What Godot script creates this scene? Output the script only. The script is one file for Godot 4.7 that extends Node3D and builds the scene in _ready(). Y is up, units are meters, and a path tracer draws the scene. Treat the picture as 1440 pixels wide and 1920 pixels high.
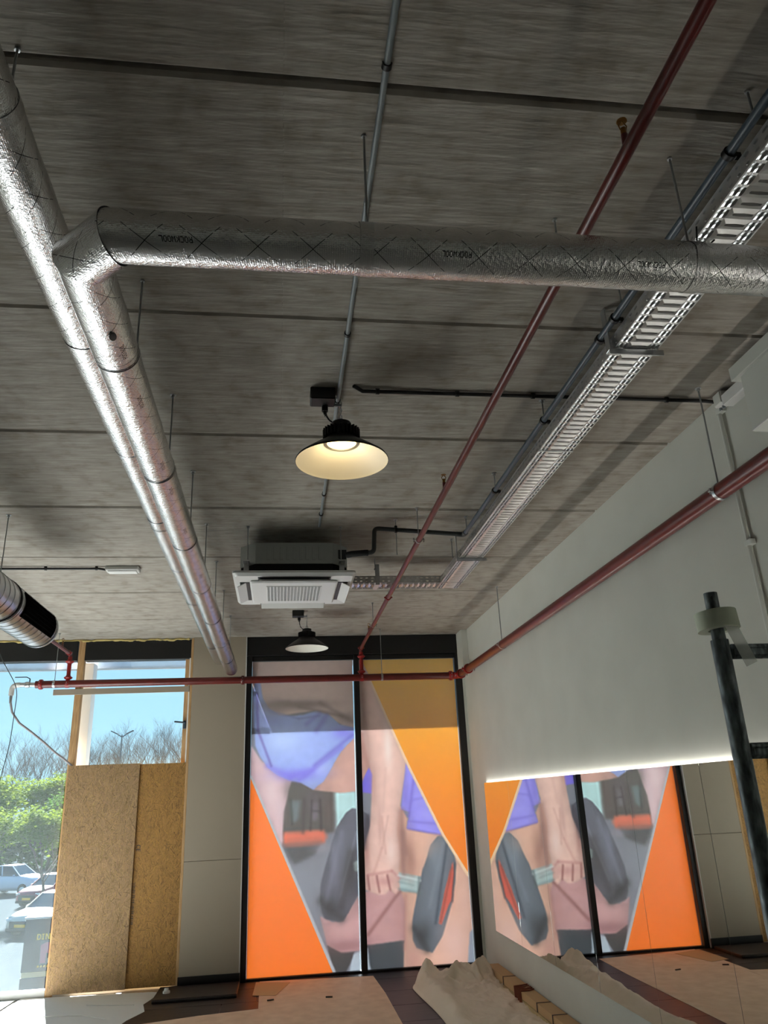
extends Node3D
# A shop unit under fit-out: concrete slab ceiling, foil pipes, red sprinkler pipes, a cable tray, printed window film, mirrors.
# Metres, y up. The window wall stands at z = -10.06, the mirror wall at x = 2.43, the ceiling at y = 3.91.

const CEIL := 3.91
const WALL_X := 2.43
const GLASS_Z := -10.06
const ORDER := ["first", "second", "third", "fourth", "fifth", "sixth", "seventh"]
var M := {}
var taken := {}
var rng := RandomNumberGenerator.new()

# ------------------------------------------------------------------ mesh helpers
class Geo:
	var st := SurfaceTool.new()
	func _init():
		st.begin(Mesh.PRIMITIVE_TRIANGLES)
		st.set_smooth_group(-1)
	func smooth(k: int):
		st.set_smooth_group(k)
	func tri(a: Vector3, b: Vector3, c: Vector3):
		st.add_vertex(a); st.add_vertex(b); st.add_vertex(c)
	func face(p: Array, out: Vector3):
		# a convex polygon whose front looks along out (front faces run clockwise)
		var n: Vector3 = (p[1] - p[0]).cross(p[2] - p[0])
		if n.length() < 1e-12 and p.size() > 3:
			n = (p[2] - p[0]).cross(p[3] - p[0])
		var flip := n.dot(out) > 0.0
		for i in range(1, p.size() - 1):
			if flip: tri(p[0], p[i + 1], p[i])
			else: tri(p[0], p[i], p[i + 1])
	func quv(a: Array, b: Array, c: Array, d: Array):
		for v in [a, b, c, a, c, d]:
			st.set_uv(v[1]); st.add_vertex(v[0])
	func box(c: Vector3, s: Vector3, ch := 0.0, bs := Basis.IDENTITY):
		var h := s * 0.5
		if ch <= 0.0:
			for ax in 3:
				for sg in [-1.0, 1.0]:
					var n := Vector3.ZERO; n[ax] = sg
					var u := Vector3.ZERO; u[(ax + 1) % 3] = h[(ax + 1) % 3]
					var v := Vector3.ZERO; v[(ax + 2) % 3] = h[(ax + 2) % 3]
					var o := n * h[ax]
					face([c + bs * (o - u - v), c + bs * (o + u - v), c + bs * (o + u + v), c + bs * (o - u + v)], bs * n)
			return
		ch = minf(ch, minf(h.x, minf(h.y, h.z)) * 0.9)
		for ax in 3:
			var a1 := (ax + 1) % 3
			var a2 := (ax + 2) % 3
			for sg in [-1.0, 1.0]:
				var p := []
				for q in [[-1, -1], [1, -1], [1, 1], [-1, 1]]:
					var v := Vector3.ZERO
					v[ax] = sg * h[ax]; v[a1] = q[0] * (h[a1] - ch); v[a2] = q[1] * (h[a2] - ch)
					p.append(c + bs * v)
				var n := Vector3.ZERO; n[ax] = sg
				face(p, bs * n)
			for s1 in [-1.0, 1.0]:
				for s2 in [-1.0, 1.0]:
					var p := []
					for e in [-1.0, 1.0]:
						var v := Vector3.ZERO
						v[ax] = e * (h[ax] - ch); v[a1] = s1 * h[a1]; v[a2] = s2 * (h[a2] - ch)
						var w := Vector3.ZERO
						w[ax] = e * (h[ax] - ch); w[a1] = s1 * (h[a1] - ch); w[a2] = s2 * h[a2]
						if e < 0: p.append(c + bs * v); p.append(c + bs * w)
						else: p.append(c + bs * w); p.append(c + bs * v)
					var n := Vector3.ZERO; n[a1] = s1; n[a2] = s2
					face(p, bs * n)
		for sx in [-1.0, 1.0]:
			for sy in [-1.0, 1.0]:
				for sz in [-1.0, 1.0]:
					var sg := Vector3(sx, sy, sz)
					var k := h - Vector3.ONE * ch
					face([c + bs * (Vector3(h.x, k.y, k.z) * sg), c + bs * (Vector3(k.x, h.y, k.z) * sg), c + bs * (Vector3(k.x, k.y, h.z) * sg)], bs * sg)
	func frame_of(d: Vector3) -> Basis:
		var ref := Vector3.UP if absf(d.y) < 0.95 else Vector3.BACK
		var x := ref.cross(d).normalized()
		return Basis(x, d.cross(x).normalized(), d)
	func seg(a: Vector3, b: Vector3, ra: float, rb: float, na: Vector3, nb: Vector3, n := 12, uv := false, v0 := 0.0, vscale := 1.0, wob := 0.0, steps := 1):
		# one straight piece of pipe, each end cut by a plane
		var d := (b - a).normalized()
		var f := frame_of(d)
		var rings := []
		for s in steps + 1:
			var t := float(s) / steps
			var r := lerpf(ra, rb, t)
			var ring := []
			for k in n + 1:
				var an := TAU * (k % n) / n
				var rr := r
				if wob > 0.0:
					rr += wob * (sin(t * (b - a).length() * 37.0 + 3.0 * sin(an * 2.0)) * 0.5 + sin(an * 5.0 + t * (b - a).length() * 23.0) * 0.5)
				var o: Vector3 = (f.x * cos(an) + f.y * sin(an)) * rr
				var pa: Vector3 = a + o - d * (o.dot(na) / d.dot(na))
				var pb: Vector3 = b + o - d * (o.dot(nb) / d.dot(nb))
				ring.append(pa.lerp(pb, t))
			rings.append(ring)
		var ln := (b - a).length()
		for s in steps:
			for k in n:
				var p00: Vector3 = rings[s][k]; var p01: Vector3 = rings[s][k + 1]
				var p10: Vector3 = rings[s + 1][k]; var p11: Vector3 = rings[s + 1][k + 1]
				if uv:
					var u0 := float(k) / n; var u1 := float(k + 1) / n
					var va := (v0 + ln * s / steps) * vscale; var vb := (v0 + ln * (s + 1) / steps) * vscale
					quv([p00, Vector2(u0, va)], [p10, Vector2(u0, vb)], [p11, Vector2(u1, vb)], [p01, Vector2(u1, va)])
				else:
					tri(p00, p10, p11); tri(p00, p11, p01)
	func tube(p: Array, r: float, n := 10, caps := true, r2 := -1.0):
		# a pipe along points, mitred at the bends, smooth
		var f := frame_of((p[1] - p[0]).normalized())
		var rings := []
		var last: Vector3 = (p[1] - p[0]).normalized()
		for i in p.size():
			var d0: Vector3 = (p[i] - p[i - 1]).normalized() if i > 0 else (p[1] - p[0]).normalized()
			var d1: Vector3 = (p[i + 1] - p[i]).normalized() if i < p.size() - 1 else d0
			var q := Quaternion(last, d0) if last.dot(d0) < 0.99999 else Quaternion.IDENTITY
			f = Basis(q) * f
			last = d0
			var pl := (d0 + d1).normalized()
			var rr := r if r2 < 0.0 else lerpf(r, r2, float(i) / (p.size() - 1))
			var ring := []
			for k in n:
				var an := TAU * k / n
				var o: Vector3 = (f.x * cos(an) + f.y * sin(an)) * rr
				o -= d0 * (o.dot(pl) / maxf(0.3, d0.dot(pl)))
				ring.append(p[i] + o)
			rings.append(ring)
		smooth(0)
		for i in p.size() - 1:
			for k in n:
				var k2 := (k + 1) % n
				tri(rings[i][k], rings[i + 1][k], rings[i + 1][k2]); tri(rings[i][k], rings[i + 1][k2], rings[i][k2])
		smooth(-1)
		if caps:
			face(rings[0], p[0] - p[1])
			face(rings[-1], p[-1] - p[-2])
	func lathe(prof: Array, n := 24, xf := Transform3D.IDENTITY, sharp := true):
		# profile of (radius, height) turned about y
		for i in prof.size() - 1:
			smooth(i % 30 if sharp else 0)
			var a: Vector2 = prof[i]; var b: Vector2 = prof[i + 1]
			for k in n:
				var c0 := Vector2(cos(TAU * k / n), sin(TAU * k / n)); var c1 := Vector2(cos(TAU * ((k + 1) % n) / n), sin(TAU * ((k + 1) % n) / n))
				var p00 := xf * Vector3(a.x * c0.x, a.y, a.x * c0.y); var p01 := xf * Vector3(a.x * c1.x, a.y, a.x * c1.y)
				var p10 := xf * Vector3(b.x * c0.x, b.y, b.x * c0.y); var p11 := xf * Vector3(b.x * c1.x, b.y, b.x * c1.y)
				if a.x > 1e-6: tri(p00, p10, p01)
				if b.x > 1e-6: tri(p01, p10, p11)
		smooth(-1)
	func prism(poly: PackedVector2Array, h0: float, h1: float, xf := Transform3D.IDENTITY):
		# polygon in xz, from height h0 to h1
		var idx := Geometry2D.triangulate_polygon(poly)
		for i in range(0, idx.size(), 3):
			for hh in [h0, h1]:
				var p := []
				for j in 3: p.append(xf * Vector3(poly[idx[i + j]].x, hh, poly[idx[i + j]].y))
				face(p, xf.basis * Vector3(0, 1 if hh == h1 else -1, 0))
		var ccw := not Geometry2D.is_polygon_clockwise(poly)
		for i in poly.size():
			var a := poly[i]; var b := poly[(i + 1) % poly.size()]
			var e := b - a
			var out := Vector2(e.y, -e.x) * (1.0 if ccw else -1.0)
			face([xf * Vector3(a.x, h0, a.y), xf * Vector3(b.x, h0, b.y), xf * Vector3(b.x, h1, b.y), xf * Vector3(a.x, h1, a.y)], xf.basis * Vector3(out.x, 0, out.y))
	func slot_cell(o: Vector3, u: Vector3, v: Vector3, dn: Vector3, w: float, h: float, sw: float, sl: float, along_v: bool, lip := 0.0015):
		# a rectangle w x h of sheet with one rounded slot through it; dn is the visible side
		var hw := w * 0.5; var hh := h * 0.5
		var outer := []; var rim := []; var inner := []
		var r := sw * 0.5; var l := sl * 0.5 - r
		var angs := []
		var ca := atan2(hh, hw)
		for a in [0.0, ca, PI * 0.5, PI - ca, PI, PI + ca, PI * 1.5, TAU - ca]: angs.append(a)
		for j in 4: angs.append(PI * 0.25 + j * PI * 0.5)
		angs.sort()
		for a in angs:
			var d := Vector2(cos(a), sin(a))
			var k := minf(hw / maxf(absf(d.x), 1e-6), hh / maxf(absf(d.y), 1e-6))
			outer.append(d * k)
			for pass_ in 2:
				var rr := r + (0.0026 if pass_ == 0 else 0.0)
				var cx := Vector2(0, signf(d.y) * l) if along_v else Vector2(signf(d.x) * l, 0)
				if absf(d.y if along_v else d.x) < 1e-4: cx = Vector2.ZERO
				var q: Vector2 = cx + d * rr
				if pass_ == 0: rim.append(q)
				else: inner.append(q)
		var at := func(q: Vector2, k: float) -> Vector3: return o + u * q.x + v * q.y + dn * k
		for i in angs.size():
			var j := (i + 1) % angs.size()
			face([at.call(outer[i], 0.0), at.call(outer[j], 0.0), at.call(rim[j], lip), at.call(rim[i], lip)], dn)
			face([at.call(rim[i], lip), at.call(rim[j], lip), at.call(inner[j], -0.009), at.call(inner[i], -0.009)], dn)
	func done(uv := false) -> ArrayMesh:
		st.generate_normals()
		if uv: st.generate_tangents()
		return st.commit()

# ------------------------------------------------------------------ node helpers
func numbered(n: String) -> String:
	if not taken.has(n):
		taken[n] = 0
		return n
	taken[n] += 1
	return "%s_%03d" % [n, taken[n]]

func thing(called: String, label: String, category: String, at := Vector3.ZERO, group := "") -> Node3D:
	var o := Node3D.new()
	o.name = numbered(called)
	add_child(o)
	o.position = at
	o.set_meta("label", label); o.set_meta("category", category)
	if group != "": o.set_meta("group", group)
	return o

func part(par: Node3D, called: String, g, m: Material, uv := false) -> MeshInstance3D:
	var o := MeshInstance3D.new()
	o.name = called
	o.mesh = g.done(uv) if g is Geo else g
	o.material_override = m
	par.add_child(o, true)
	return o

func struct(called: String, g = null, m: Material = null) -> Node3D:
	var o: Node3D
	if g == null: o = Node3D.new()
	else:
		o = MeshInstance3D.new()
		o.mesh = g.done() if g is Geo else g
		o.material_override = m
	o.name = called
	add_child(o)
	o.set_meta("kind", "structure")
	return o

func gbox(c: Vector3, s: Vector3, ch := 0.0) -> Geo:
	var g := Geo.new()
	g.box(c, s, ch)
	return g

func copy(o: Node3D, label := "") -> Node3D:
	var base := String(o.name)
	if base.length() > 4 and base[-4] == "_" and base.right(3).is_valid_int(): base = base.left(-4)
	var c: Node3D = o.duplicate()
	c.name = numbered(base)
	add_child(c)
	if label != "": c.set_meta("label", label)
	return c

func bent(p: Array, r: float, n := 5) -> Array:
	# a polyline with its corners rounded
	var out := [p[0]]
	for i in range(1, p.size() - 1):
		var a: Vector3 = (p[i - 1] - p[i]).normalized()
		var b: Vector3 = (p[i + 1] - p[i]).normalized()
		for k in n + 1:
			var t := float(k) / n
			out.append(p[i] + a * r * (1.0 - t) * (1.0 - t) + b * r * t * t)
	out.append(p[-1])
	return out

# ------------------------------------------------------------------ materials
func mat(c: Color, rough := 0.6, metal := 0.0) -> StandardMaterial3D:
	var m := StandardMaterial3D.new()
	m.albedo_color = c; m.roughness = rough; m.metallic = metal
	return m

func noise_image(sd: int, freq: float, oct := 4, size := 512, kind := FastNoiseLite.TYPE_SIMPLEX_SMOOTH, fractal := FastNoiseLite.FRACTAL_FBM) -> Image:
	var n := FastNoiseLite.new()
	n.seed = sd; n.frequency = freq; n.fractal_octaves = oct; n.noise_type = kind; n.fractal_type = fractal
	return n.get_seamless_image(size, size)

func streak_image(sd: int, freq: float, oct: int) -> Image:
	# noise drawn out along one axis, as left by the casting bed
	var n := FastNoiseLite.new()
	n.seed = sd; n.frequency = freq; n.fractal_octaves = oct; n.fractal_gain = 0.62
	var im := n.get_seamless_image(128, 1024)
	im.resize(1024, 1024, Image.INTERPOLATE_CUBIC)
	return im

func ramp_tex(im: Image, ramp: Array) -> ImageTexture:
	# grey noise to colours; ramp holds [position, colour] pairs
	var lut := []
	for i in 256:
		var t := i / 255.0
		var k := 0
		while k < ramp.size() - 2 and t > ramp[k + 1][0]: k += 1
		var a: Color = ramp[k][1]; var b: Color = ramp[k + 1][1]
		lut.append(a.lerp(b, clampf((t - ramp[k][0]) / (ramp[k + 1][0] - ramp[k][0]), 0.0, 1.0)))
	im.convert(Image.FORMAT_L8)
	var src := im.get_data()
	var dst := PackedByteArray()
	dst.resize(src.size() * 3)
	for i in src.size():
		var c: Color = lut[src[i]]
		dst[i * 3] = int(c.r * 255); dst[i * 3 + 1] = int(c.g * 255); dst[i * 3 + 2] = int(c.b * 255)
	var out := Image.create_from_data(im.get_width(), im.get_height(), false, Image.FORMAT_RGB8, dst)
	out.generate_mipmaps()
	return ImageTexture.create_from_image(out)

func bump_tex(im: Image, k: float) -> ImageTexture:
	im.convert(Image.FORMAT_RGBA8)
	im.bump_map_to_normal_map(k)
	im.generate_mipmaps()
	return ImageTexture.create_from_image(im)

func world_tex(m: StandardMaterial3D, scale: Vector3):
	m.uv1_triplanar = true; m.uv1_world_triplanar = true; m.uv1_scale = scale

const FONT := {"R": ["11110", "10001", "10001", "11110", "10100", "10010", "10001"], "O": ["01110", "10001", "10001", "10001", "10001", "10001", "01110"],
	"C": ["01111", "10000", "10000", "10000", "10000", "10000", "01111"], "K": ["10001", "10010", "10100", "11000", "10100", "10010", "10001"],
	"W": ["10001", "10001", "10001", "10101", "10101", "11011", "10001"], "L": ["10000", "10000", "10000", "10000", "10000", "10000", "11111"]}

func foil_texture() -> ImageTexture:
	# one turn of the pipe (0.48 m) across, 0.58 m along: dark crossed marks and the maker's word, on foil
	var im := Image.create(1024, 1280, false, Image.FORMAT_RGB8)
	im.fill(Color(0.92, 0.92, 0.92))
	var mott := noise_image(91, 0.012, 4, 512)
	for y in range(0, 1280, 8):
		for x in range(0, 1024, 8):
			var v := mott.get_pixel((x / 2) % 512, (y / 2) % 512).r
			im.fill_rect(Rect2i(x, y, 8, 8), Color(0.88 + 0.07 * v, 0.88 + 0.07 * v, 0.88 + 0.07 * v))
	var ink := Color(0.1, 0.1, 0.1)
	# crosses: centres on a staggered grid, arms broken
	for row in 4:
		for col in 4:
			var cx := 128 + col * 256
			var cy := 160 + row * 320 + (160 if col % 2 == 1 else 0)
			for s in [-1, 1]:
				for t in range(-100, 101):
					if absi(t) > 62 and absi(t) < 74: continue
					var x: int = cx + t * s
					var y: int = cy + int(t * 1.15)
					im.fill_rect(Rect2i(posmod(x, 1024), posmod(y, 1280), 3, 3), ink)
	# the word, running along the pipe, every other one upside down
	for row in 1:
		for col in 4:
			var x0: int = 40 + col * 256 + 88
			var y0: int = 30 + row * 640 + [340, 60, 700, 980][col]
			var flip: bool = col % 2 == 1
			var word := "ROCKWOOL"
			for i in word.length():
				var gl: Array = FONT[word[i]]
				for gy in 7:
					for gx in 5:
						if gl[gy][gx] == "1":
							var al := i * 24 + gx * 4
							var ac := gy * 5
							var px := x0 + (34 - ac if not flip else ac)
							var py := y0 + (192 - al if not flip else al)
							im.fill_rect(Rect2i(posmod(px, 1024), posmod(py, 1280), 5, 4), ink)
	im.generate_mipmaps()
	return ImageTexture.create_from_image(im)

func foil_normal() -> ImageTexture:
	var a := noise_image(5, 0.02, 5, 1024, FastNoiseLite.TYPE_SIMPLEX_SMOOTH, FastNoiseLite.FRACTAL_RIDGED)
	a.convert(Image.FORMAT_L8)
	var d := a.get_data()
	for y in 1024:
		for x in 1024:
			var v := d[y * 1024 + x] * 0.55
			if x % 11 < 2: v += 22.0
			if y % 11 < 2: v += 22.0
			d[y * 1024 + x] = int(clampf(v, 0, 255))
	return bump_tex(Image.create_from_data(1024, 1024, false, Image.FORMAT_L8, d), 4.5)

func osb_texture(sd: int, tone: Color) -> ImageTexture:
	var im := Image.create(1024, 1024, false, Image.FORMAT_RGB8)
	im.fill(tone)
	var r := RandomNumberGenerator.new()
	r.seed = sd
	for i in 7500:
		var a := r.randf_range(0, PI) if r.randf() < 0.5 else r.randfn(PI * 0.5, 0.45)
		var ln := r.randi_range(14, 64)
		var wd := r.randi_range(2, 6)
		var k := r.randf_range(0.82, 1.14)
		if r.randf() < 0.06: k = r.randf_range(0.68, 0.8)
		var c := Color(minf(1, tone.r * k), minf(1, tone.g * k * r.randf_range(0.97, 1.02)), minf(1, tone.b * k * r.randf_range(0.88, 1.06)))
		var p := Vector2(r.randf() * 1024, r.randf() * 1024)
		var d := Vector2(cos(a), sin(a))
		for s in range(0, ln, 2):
			var q := p + d * s
			im.fill_rect(Rect2i(posmod(int(q.x), 1020), posmod(int(q.y), 1020), wd, 2 + (wd >> 1)), c)
	im.generate_mipmaps()
	return ImageTexture.create_from_image(im)

func make_materials():
	var con := streak_image(3, 0.045, 5)
	M.concrete = mat(Color.WHITE, 0.88)
	M.concrete.albedo_texture = ramp_tex(con, [[0.0, Color(0.545, 0.52, 0.485)], [0.35, Color(0.605, 0.58, 0.54)], [0.6, Color(0.63, 0.605, 0.568)], [1.0, Color(0.695, 0.675, 0.64)]])
	M.concrete.normal_enabled = true
	M.concrete.normal_texture = bump_tex(streak_image(17, 0.06, 5), 6.0)
	M.concrete.normal_scale = 0.4
	world_tex(M.concrete, Vector3(0.42, 0.42, 0.42))
	M.concrete.detail_enabled = true
	M.concrete.detail_blend_mode = BaseMaterial3D.BLEND_MODE_MUL
	M.concrete.detail_albedo = ramp_tex(noise_image(29, 0.012, 6, 1024), [[0.0, Color(0.84, 0.82, 0.79)], [0.4, Color(0.965, 0.96, 0.955)], [0.65, Color(1, 1, 1)], [1.0, Color(1, 1, 1)]])
	M.joint = mat(Color(0.2, 0.19, 0.18), 0.95)
	M.wall = mat(Color.WHITE, 0.85)
	M.wall.albedo_texture = ramp_tex(noise_image(41, 0.008, 3, 512), [[0.0, Color(0.785, 0.79, 0.755)], [1.0, Color(0.81, 0.815, 0.78)]])
	world_tex(M.wall, Vector3(0.4, 0.4, 0.4))
	M.pier = mat(Color(0.61, 0.565, 0.5), 0.8)
	M.box_paint = mat(Color(0.8, 0.81, 0.78), 0.7)
	M.black = mat(Color(0.035, 0.037, 0.045), 0.45)
	M.grille = mat(Color(0.012, 0.012, 0.014), 0.9)
	M.grille.metallic_specular = 0.1
	M.plastic_black = mat(Color(0.05, 0.05, 0.052), 0.5)
	M.rubber = mat(Color(0.09, 0.09, 0.095), 0.75)
	M.white = mat(Color(0.86, 0.86, 0.85), 0.45)
	M.white_dull = mat(Color(0.8, 0.8, 0.79), 0.7)
	M.ac_body = mat(Color(0.6, 0.62, 0.61), 0.45, 0.6)
	M.galv = mat(Color(0.74, 0.75, 0.76), 0.32, 0.95)
	M.tray = mat(Color(0.84, 0.84, 0.84), 0.3, 1.0)
	M.steel = mat(Color(0.7, 0.71, 0.72), 0.3, 1.0)
	M.rod = mat(Color(0.62, 0.63, 0.63), 0.5, 0.6)
	M.red = mat(Color.WHITE, 0.3)
	M.red.albedo_texture = ramp_tex(noise_image(57, 0.02, 4, 256), [[0.0, Color(0.33, 0.1, 0.085)], [1.0, Color(0.43, 0.14, 0.12)]])
	world_tex(M.red, Vector3(1.2, 1.2, 1.2))
	M.red_bright = mat(Color(0.55, 0.07, 0.06), 0.4)
	M.brass = mat(Color(0.55, 0.4, 0.22), 0.4, 1.0)
	M.pvc = mat(Color(0.27, 0.32, 0.36), 0.35)
	M.pvc_dark = mat(Color(0.2, 0.215, 0.22), 0.5)
	M.conduit = mat(Color(0.5, 0.53, 0.54), 0.4)
	M.foam_tube = mat(Color(0.05, 0.05, 0.055), 0.85)
	M.foil = mat(Color(1, 1, 1), 0.13, 1.0)
	M.foil.albedo_texture = foil_texture()
	M.foil.normal_enabled = true
	M.foil.normal_texture = foil_normal()
	M.foil.normal_scale = 1.0
	M.tape = mat(Color(0.85, 0.85, 0.85), 0.22, 1.0)
	M.tape.normal_enabled = true
	M.tape.normal_texture = M.foil.normal_texture
	M.tape.normal_scale = 0.9
	M.duct = mat(Color(0.78, 0.79, 0.8), 0.28, 1.0)
	M.mirror = mat(Color(0.9, 0.91, 0.9), 0.012, 1.0)
	M.glass = mat(Color(0.92, 0.97, 0.98, 0.06), 0.02)
	M.glass.metallic_specular = 0.15
	M.glass.transparency = BaseMaterial3D.TRANSPARENCY_ALPHA
	M.canopy_glass = mat(Color(0.35, 0.45, 0.55, 0.45), 0.1)
	M.canopy_glass.transparency = BaseMaterial3D.TRANSPARENCY_ALPHA
	M.canopy = mat(Color(0.55, 0.57, 0.6), 0.6)
	M.timber = mat(Color.WHITE, 0.75)
	M.timber.albedo_texture = ramp_tex(noise_image(63, 0.02, 4, 512), [[0.0, Color(0.62, 0.47, 0.31)], [1.0, Color(0.8, 0.66, 0.47)]])
	world_tex(M.timber, Vector3(4.0, 0.4, 4.0))
	M.osb = mat(Color.WHITE, 0.8)
	M.osb.albedo_texture = osb_texture(7, Color(0.58, 0.47, 0.335))
	world_tex(M.osb, Vector3(0.8, 0.8, 0.8))
	M.osb_yellow = mat(Color.WHITE, 0.8)
	M.osb_yellow.albedo_texture = osb_texture(12, Color(0.6, 0.45, 0.24))
	world_tex(M.osb_yellow, Vector3(0.8, 0.8, 0.8))
	M.foam = mat(Color(0.78, 0.7, 0.45), 0.9)
	M.floor = mat(Color.WHITE, 0.45)
	M.floor.albedo_texture = ramp_tex(noise_image(71, 0.02, 5, 512), [[0.0, Color(0.15, 0.125, 0.12)], [1.0, Color(0.24, 0.205, 0.195)]])
	world_tex(M.floor, Vector3(0.35, 1.0, 1.6))
	M.screed = mat(Color.WHITE, 0.8)
	M.screed.albedo_texture = ramp_tex(noise_image(73, 0.012, 5, 512), [[0.0, Color(0.6, 0.6, 0.59)], [1.0, Color(0.72, 0.72, 0.71)]])
	world_tex(M.screed, Vector3(0.4, 0.4, 0.4))
	M.kraft = mat(Color.WHITE, 0.75)
	M.kraft.albedo_texture = ramp_tex(noise_image(77, 0.015, 5, 512), [[0.0, Color(0.86, 0.74, 0.62)], [1.0, Color(0.94, 0.83, 0.71)]])
	world_tex(M.kraft, Vector3(0.6, 0.6, 0.6))
	M.paper = mat(Color(0.86, 0.86, 0.84), 0.8)
	M.card = mat(Color(0.78, 0.65, 0.48), 0.8)
	M.card_edge = mat(Color(0.76, 0.68, 0.5), 0.8)
	M.cloth = mat(Color(0.93, 0.88, 0.8), 0.9)
	M.cloth.normal_enabled = true
	M.cloth.normal_texture = bump_tex(noise_image(83, 0.02, 5, 512, FastNoiseLite.TYPE_SIMPLEX_SMOOTH, FastNoiseLite.FRACTAL_RIDGED), 4.0)
	M.cloth.normal_scale = 0.5
	world_tex(M.cloth, Vector3(2.2, 2.2, 2.2))
	M.strap_orange = mat(Color(0.5, 0.24, 0.13), 0.6)
	M.scaffold = mat(Color.WHITE, 0.5, 0.7)
	M.scaffold.albedo_texture = ramp_tex(noise_image(87, 0.03, 5, 512), [[0.0, Color(0.16, 0.17, 0.17)], [0.45, Color(0.36, 0.39, 0.4)], [0.75, Color(0.5, 0.54, 0.55)], [1.0, Color(0.68, 0.7, 0.7)]])
	world_tex(M.scaffold, Vector3(3.0, 0.8, 3.0))
	M.tape_roll = mat(Color(0.8, 0.83, 0.74), 0.4)
	M.tape_film = mat(Color(0.85, 0.87, 0.84, 0.35), 0.3)
	M.tape_film.transparency = BaseMaterial3D.TRANSPARENCY_ALPHA
	M.lamp_dark = mat(Color(0.04, 0.04, 0.042), 0.4)
	M.lamp_inner = mat(Color(0.9, 0.89, 0.85), 0.5)
	M.lamp_glow = mat(Color(1, 0.95, 0.8), 0.5)
	M.lamp_glow.emission_enabled = true; M.lamp_glow.emission = Color(1.0, 0.87, 0.6); M.lamp_glow.emission_energy_multiplier = 2.5
	M.led = mat(Color(1, 1, 1), 0.5)
	M.led.emission_enabled = true; M.led.emission = Color(1.0, 0.98, 0.95); M.led.emission_energy_multiplier = 0.7
	M.ground = mat(Color.WHITE, 0.9)
	M.ground.albedo_texture = ramp_tex(noise_image(95, 0.02, 5, 512), [[0.0, Color(0.19, 0.215, 0.225)], [1.0, Color(0.255, 0.28, 0.29)]])
	M.ground.metallic_specular = 0.0
	world_tex(M.ground, Vector3(0.2, 0.2, 0.2))
	M.bark = mat(Color(0.3, 0.27, 0.25), 0.9)
	M.leaf = mat(Color(0.25, 0.38, 0.08), 0.8)
	M.leaf.metallic_specular = 0.1
	M.leaf.backlight_enabled = true; M.leaf.backlight = Color(0.3, 0.34, 0.1)
	M.leaf_dark = mat(Color(0.12, 0.2, 0.07), 0.9)
	M.leaf_dark.metallic_specular = 0.1
	M.leaf_dark.backlight_enabled = true; M.leaf_dark.backlight = Color(0.2, 0.3, 0.1)
	M.car_glass = mat(Color(0.1, 0.16, 0.2), 0.08)
	M.tyre = mat(Color(0.05, 0.05, 0.055), 0.8)
	M.plate = mat(Color(0.9, 0.68, 0.1), 0.5)
	M.sign_blue = mat(Color(0.09, 0.13, 0.2), 0.35)
	M.sign_yellow = mat(Color(0.85, 0.72, 0.3), 0.5)
	M.poster_pink = mat(Color(0.6, 0.36, 0.45), 0.5)
	M.hose = mat(Color(0.55, 0.53, 0.54), 0.45)

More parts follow.
